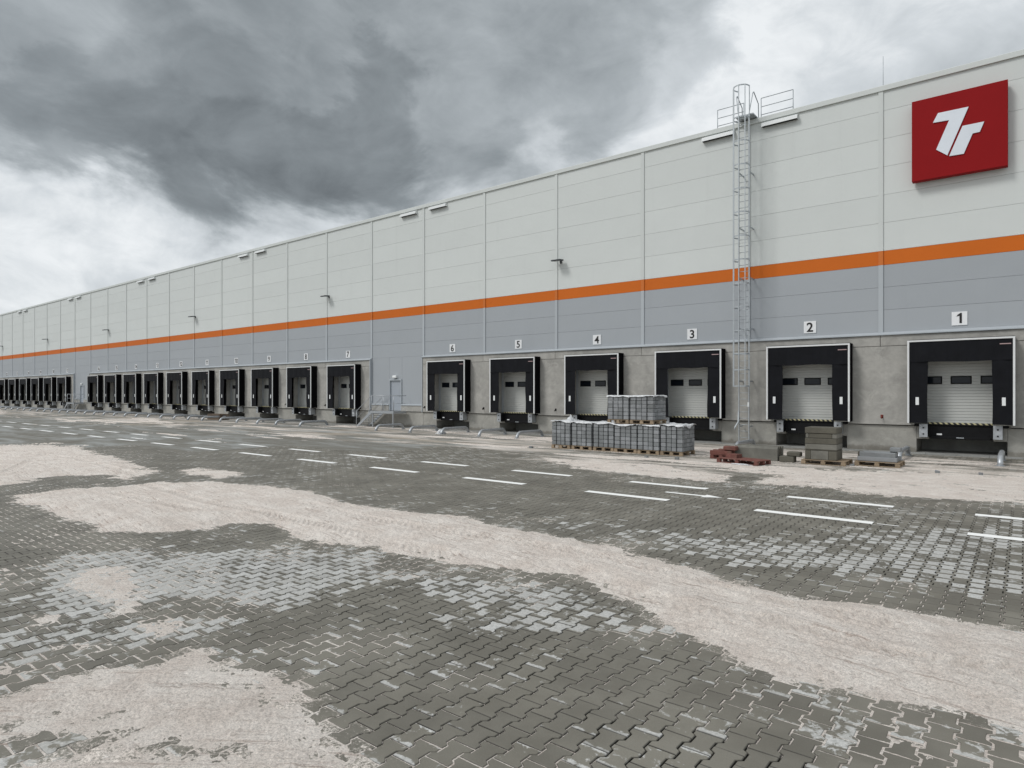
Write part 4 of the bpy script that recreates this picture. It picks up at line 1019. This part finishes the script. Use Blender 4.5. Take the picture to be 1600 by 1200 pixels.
def paver_pallet(x0, x1, yf, z, seed, lab, film=0.5, ht=1.0, mat='greyblock'):
    rnd = random.Random(seed); wd = x1 - x0; Dp = 1.18
    t = empty('paver_pallet', ((x0 + x1) / 2, yf + Dp / 2, z), lab, 'pallet of paving blocks', 'pallets of grey paving blocks')
    pallet_parts(t, wd - .02, Dp)
    lay = 6; hh = (ht - 0.156) / lay; nx, ny = 4, 5; bw_ = (wd - .04) / nx; bd_ = (Dp - .02) / ny
    bk = MB(); bk.cm = 0
    for l in range(lay):
        for i in range(nx):
            for j in range(ny):
                if 0 < i < nx - 1 and 0 < j < ny - 1 and l < lay - 1: continue
                x = -wd / 2 + .02 + bw_ * i + rnd.uniform(-.004, .004); y = -Dp / 2 + .01 + bd_ * j + rnd.uniform(-.004, .004); zz = 0.156 + hh * l
                bk.cm = 1 if rnd.random() < 0.35 else 0
                bk.box(x + .008, x + bw_ - .008, y + .008, y + bd_ - .008, zz + .007, zz + hh - .004, .010)
    o = bk.build('paving_blocks', [M[mat], M['paleblock' if mat == 'greyblock' else 'greyblock']], t); tag(o, kind='stuff')
    for q in (0.28, 0.72):                   # plastic straps round the load
        xx = -wd / 2 + wd * q; MB().box(xx - .008, xx + .008, -Dp / 2 + .004, Dp / 2 - .004, ht + .001, ht + .004).box(xx - .008, xx + .008, -Dp / 2 - .002, -Dp / 2 + .003, 0.15, ht + .001).build('strap', M['blacksteel'], t)
    if film > 0:
        fm_ = MB(); nx_, ny_ = 30, 30; ov = 0.05 + film * .07; vs = []; hw, hd = wd / 2 + .012, Dp / 2 + .012
        for i in range(nx_ + 1):
            for j in range(ny_ + 1):
                u = -1.12 + 2.24 * i / nx_; v_ = -1.12 + 2.24 * j / ny_
                dx_ = max(0, abs(u) - 1); dy_ = max(0, abs(v_) - 1)
                x = max(-1, min(1, u)) * hw + math.copysign(dx_ * .10 + rnd.uniform(0, .012), u); y = max(-1, min(1, v_)) * hd + math.copysign(dy_ * .10 + rnd.uniform(0, .012), v_)
                lump = 0.022 + 0.16 * max(0, float(fbm(np.array([x * 3 + seed]), np.array([y * 3.0]), 4, seed)[0]) + .15) * film + rnd.uniform(0, .010)
                drop = (dx_ + dy_) * (0.35 + 1.3 * float(fbm(np.array([x * 2.2 + seed * 3]), np.array([y * 2.2]), 3, seed + 5)[0])) * (0.5 + film)
                vs.append((x, y, ht + lump - drop))
        fs = [(i * (ny_ + 1) + j, (i + 1) * (ny_ + 1) + j, (i + 1) * (ny_ + 1) + j + 1, i * (ny_ + 1) + j + 1) for i in range(nx_) for j in range(ny_)]
        fm_.add(vs, fs, True); fm_.build('plastic_film', M['film'], t)
    return t


ED = [-16.0, -14.99, -13.95, -12.93, -11.89, -10.94, -10.0]
LB = ['leftmost pallet of grey paving blocks in the ground row, knotted film on top', 'second pallet from the left in the ground row of grey paving blocks', 'third pallet from the left in the ground row, right before the stacked ones',
      'fourth ground pallet of grey paving blocks, under the left upper pallet', 'fifth ground pallet of grey paving blocks, under the right upper pallet', 'rightmost ground pallet of grey blocks with crumpled film on top']
for i in range(6): paver_pallet(ED[i] + (.02 if i < 3 else .006), ED[i + 1] - (.02 if i < 3 else .006), 22.85 + [.0, .03, .06, .02, .0, .04][i], 0, i + 1, LB[i], [.9, .7, .9, .5, .3, 1.0][i], [1.13, 1.11, 1.12, 1.09, 1.10, 1.11][i], 'greyblock')
kn = MB()                                   # knotted end of film on the leftmost load
XU = [wall(q, 600, 22.95)[0] for q in (949, 983, 1020)]
paver_pallet(XU[0], XU[1] - .008, 22.93, 1.155, 11, 'left one of the two upper pallets of paving blocks stacked on the row', 0.35, 1.08, 'paleblock')
paver_pallet(XU[1] + .008, XU[2] + .02, 22.96, 1.155, 12, 'right one of the two upper pallets of paving blocks stacked on the row', 0.45, 1.08, 'paleblock')
def crumple(nm, loc, lab, cat, sx, sy, sz, seed, m='film'):
    rnd = random.Random(seed); b_ = MB(); nu, nv = 26, 14; vs = []
    for i in range(nu):
        for j in range(nv + 1):
            a = 2 * math.pi * i / nu; e = math.pi / 2 * j / nv
            r = 1 + 1.6 * float(fbm(np.array([math.cos(a) * 1.6 + seed]), np.array([math.sin(a) * 1.6 + e * 2.2]), 4, seed)[0]) + rnd.uniform(-.05, .05)
            vs.append((sx * r * math.cos(a) * math.cos(e), sy * r * math.sin(a) * math.cos(e), sz * (0.1 + r * math.sin(e)) - sz * .1))
    fs = [(i * (nv + 1) + j, ((i + 1) % nu) * (nv + 1) + j, ((i + 1) % nu) * (nv + 1) + j + 1, i * (nv + 1) + j + 1) for i in range(nu) for j in range(nv)]
    b_.add(vs, fs, False); o = b_.build(nm, M[m], None, loc); return tag(o, lab, cat)
X_, z_ = wall(889, 660, 23.0)
crumple('film_knot', (X_, 23.1, 1.14), 'knotted bunch of white film standing up on the leftmost pallets', 'plastic film', 0.13, 0.1, 0.2, 3)
gx_, gy_ = gr(689, 678); crumple('plastic_bag', (gx_, gy_, 0.0), 'crumpled white plastic bag lying at a wheel guide before dock six', 'plastic bag', 0.30, 0.22, 0.2, 9)
gx_, gy_ = gr(1180, 727); crumple('plastic_sheet', (gx_ - .4, gy_ - .1, 0.0), 'flat scrap of pale plastic lying before the red pallet', 'plastic sheet', 0.35, 0.12, 0.03, 19)

# block stack on its pallet, right before dock two
bx0, bx1 = -5.78, -4.80
t = empty('block_stack', (-5.2, 23.6, 0), 'tall stack of damp brown concrete blocks on a wooden pallet before dock two', 'block stack')
pallet_parts(t, 1.36, 1.1)
zc_ = 0.156
for hh, pat, ov in ((0.30, ((0, .18, 'w'), (.18, .74, 'g'), (.74, 1, 'w')), 0), (0.035, ((0, 1, 'w'),), .01), (0.19, ((0, 1, 'g'),), .0), (0.19, ((0, 1, 'w'),), -.01), (0.16, ((0.02, .12, 'g'), (.12, .85, 'w'), (.85, 1, 'g')), 0.01), (0.20, ((0, 1.0, 'w'),), -.015)):
    for a0, a1, c_ in pat:
        wdt = bx1 - bx0
        MB().box(bx0 + wdt * a0 + .003 + 5.2, bx0 + wdt * a1 - .003 + 5.2, -0.45 + ov, 0.40, zc_ + .004, zc_ + hh - .004, .010).build('concrete_block', M['wetblock' if c_ == 'w' else 'wetgrey'], t)
    zc_ += hh
# pallet with kerbstones, before dock one
t = empty('kerb_pallet', (-3.72, 24.15, 0), 'low wooden pallet carrying grey kerbstones left of dock one', 'pallet of kerbstones')
pallet_parts(t, 1.30, 1.1)
for i in range(3): MB().box(-0.58, 0.55, -0.45 + .32 * i, -0.18 + .32 * i, 0.158, 0.30, 0.012).build('kerbstone', M['paleblock' if i != 1 else 'greyblock'], t)
for i, q in enumerate((-0.42, -0.08)): MB().prism([(q, 0.303), (q + .27, 0.303), (q + .27, 0.42), (q + .05, 0.46), (q, 0.43)], 'x', -0.52, 0.50).build('kerbstone', M['greyblock'], t)
MB().box(0.30, 0.60, -0.1, 0.25, 0.465, 0.60, 0.012).build('concrete_block', M['greyblock'], t)
MB().box(-0.58, -0.45, -0.38, -0.1, 0.305, 0.46, 0.012).build('concrete_block', M['wetblock'], t)
# red painted pallet pair and gutter stones
t = empty('red_pallet', (-7.45, 22.0, 0), 'weathered red painted pallet lying flat in front of the grey gutter stones', 'pallet')
pallet_parts(t, 1.55, 0.8, 'redwood')
MB().prism([(-0.1, 0.155), (0.24, 0.155), (0.22, 0.28), (-0.08, 0.28)], 'x', -0.62, -0.2).build('timber_end', M['redwood'], t)
t.rotation_euler = (0, 0, R(-14))
t = empty('red_timber_stack', (-8.55, 23.25, 0), 'short stack of broken red painted timbers left of the gutter stones', 'timber stack')
pallet_parts(t, 0.8, 0.8, 'redwood')
for i in range(4): MB().box(-0.42 + .03 * i, 0.36 + .02 * i, -0.36 + .2 * i, -0.2 + .2 * i, 0.156, 0.29 + .02 * (i % 2), .01).build('timber', M['redwood'], t)
MB().box(0.05, 0.5, -0.3, 0.0, 0.315, 0.46, .02).build('timber', M['redwood'], t)
t = empty('gutter_stones', (-7.25, 23.55, 0), 'grey concrete gutter stones lying on edge between red timbers and block stack', 'gutter stones')
for i in range(3): MB().prism([(-0.3 + .22 * i, 0.0), (-0.1 + .22 * i, 0.0), (-0.1 + .22 * i, 0.5), (-0.22 + .22 * i, 0.5), (-0.3 + .22 * i, 0.42)], 'x', -0.95, 0.55 + .01 * i).build('gutter_stone', M['wetblock' if i == 1 else 'wetgrey'], t)
MB().box(0.62, 1.1, -0.35, 0.0, 0.0, 0.2, .02).build('gutter_stone', M['wetblock'], t); MB().box(0.85, 1.3, -0.3, -0.02, 0.202, 0.36, .03).build('gutter_stone', M['wetblock'], t)
# planks stacked before dock ten
X10 = DOORS[10]; px_, py_ = gr(360, 657)
t = empty('plank_stack', (X10 + .3, 28.3, 0), 'low stack of old brown planks at the pit of dock ten', 'plank stack')
for i in range(4):
    for j in range(3): MB().box(-1.1 + .08 * (i % 2), 1.1 - .1 * (j % 2), -0.45 + .3 * j, -0.18 + .3 * j, 0.01 + .13 * i, 0.12 + .13 * i, .008).build('plank', M['wooddark'], t)
# sand heap far left and debris
px_, py_ = gr(-8, 650)
hp = MB(); nu, nv = 40, 14; vs = []
for i in range(nu):
    for j in range(nv + 1):
        a = 2 * math.pi * i / nu; rr_ = 1 - j / nv; kx = 3.6 * (1 + .25 * math.sin(2 * a + 1)); x = kx * rr_ * math.cos(a); y = 1.9 * rr_ * math.sin(a)
        vs.append((x, y, 1.15 * (1 - rr_ ** 1.25) * (1 + .3 * float(fbm(np.array([x]), np.array([y]), 4, 6)[0])) - .03))
hp.add(vs, [(i * (nv + 1) + j, ((i + 1) % nu) * (nv + 1) + j, ((i + 1) % nu) * (nv + 1) + j + 1, i * (nv + 1) + j + 1) for i in range(nu) for j in range(nv)], True)
tag(hp.build('sand_heap', M['sand'], None, (-94, 20.6, -0.0)), 'low heap of sand on the paving at the far left', 'sand heap')
rnd = random.Random(12); cb = [(1010, 715, 'before the fifth ground pallet'), (1058, 718, 'before the rightmost pallet of blocks'), (1332, 728, 'beside the kerbstone pallet'), (1465, 739, 'before dock one'), (1532, 742, 'right of dock one centre'), (830, 700, 'left of the pallets of blocks')]
for i, (a, b2, cw) in enumerate(cb):
    x, y = gr(a, b2); r_ = rnd.uniform(.05, .09); m_ = MB(); vs = [(rnd.uniform(.6, 1) * r_ * q[0], rnd.uniform(.6, 1) * r_ * q[1], rnd.uniform(.6, 1) * r_ * .7 * q[2] + r_ * .4) for q in ((-1, -1, -1), (1, -1, -1), (1, 1, -1), (-1, 1, -1), (-1, -1, 1), (1, -1, 1), (1, 1, 1), (-1, 1, 1))]
    m_.add(vs, [(0, 3, 2, 1), (4, 5, 6, 7), (0, 1, 5, 4), (1, 2, 6, 5), (2, 3, 7, 6), (3, 0, 4, 7)])
    tag(m_.build('concrete_chunk', M['greyblock'], None, (x, y, 0)), 'small broken chunk of concrete on the sandy paving ' + cw, 'rubble', 'chunks of concrete on the paving')
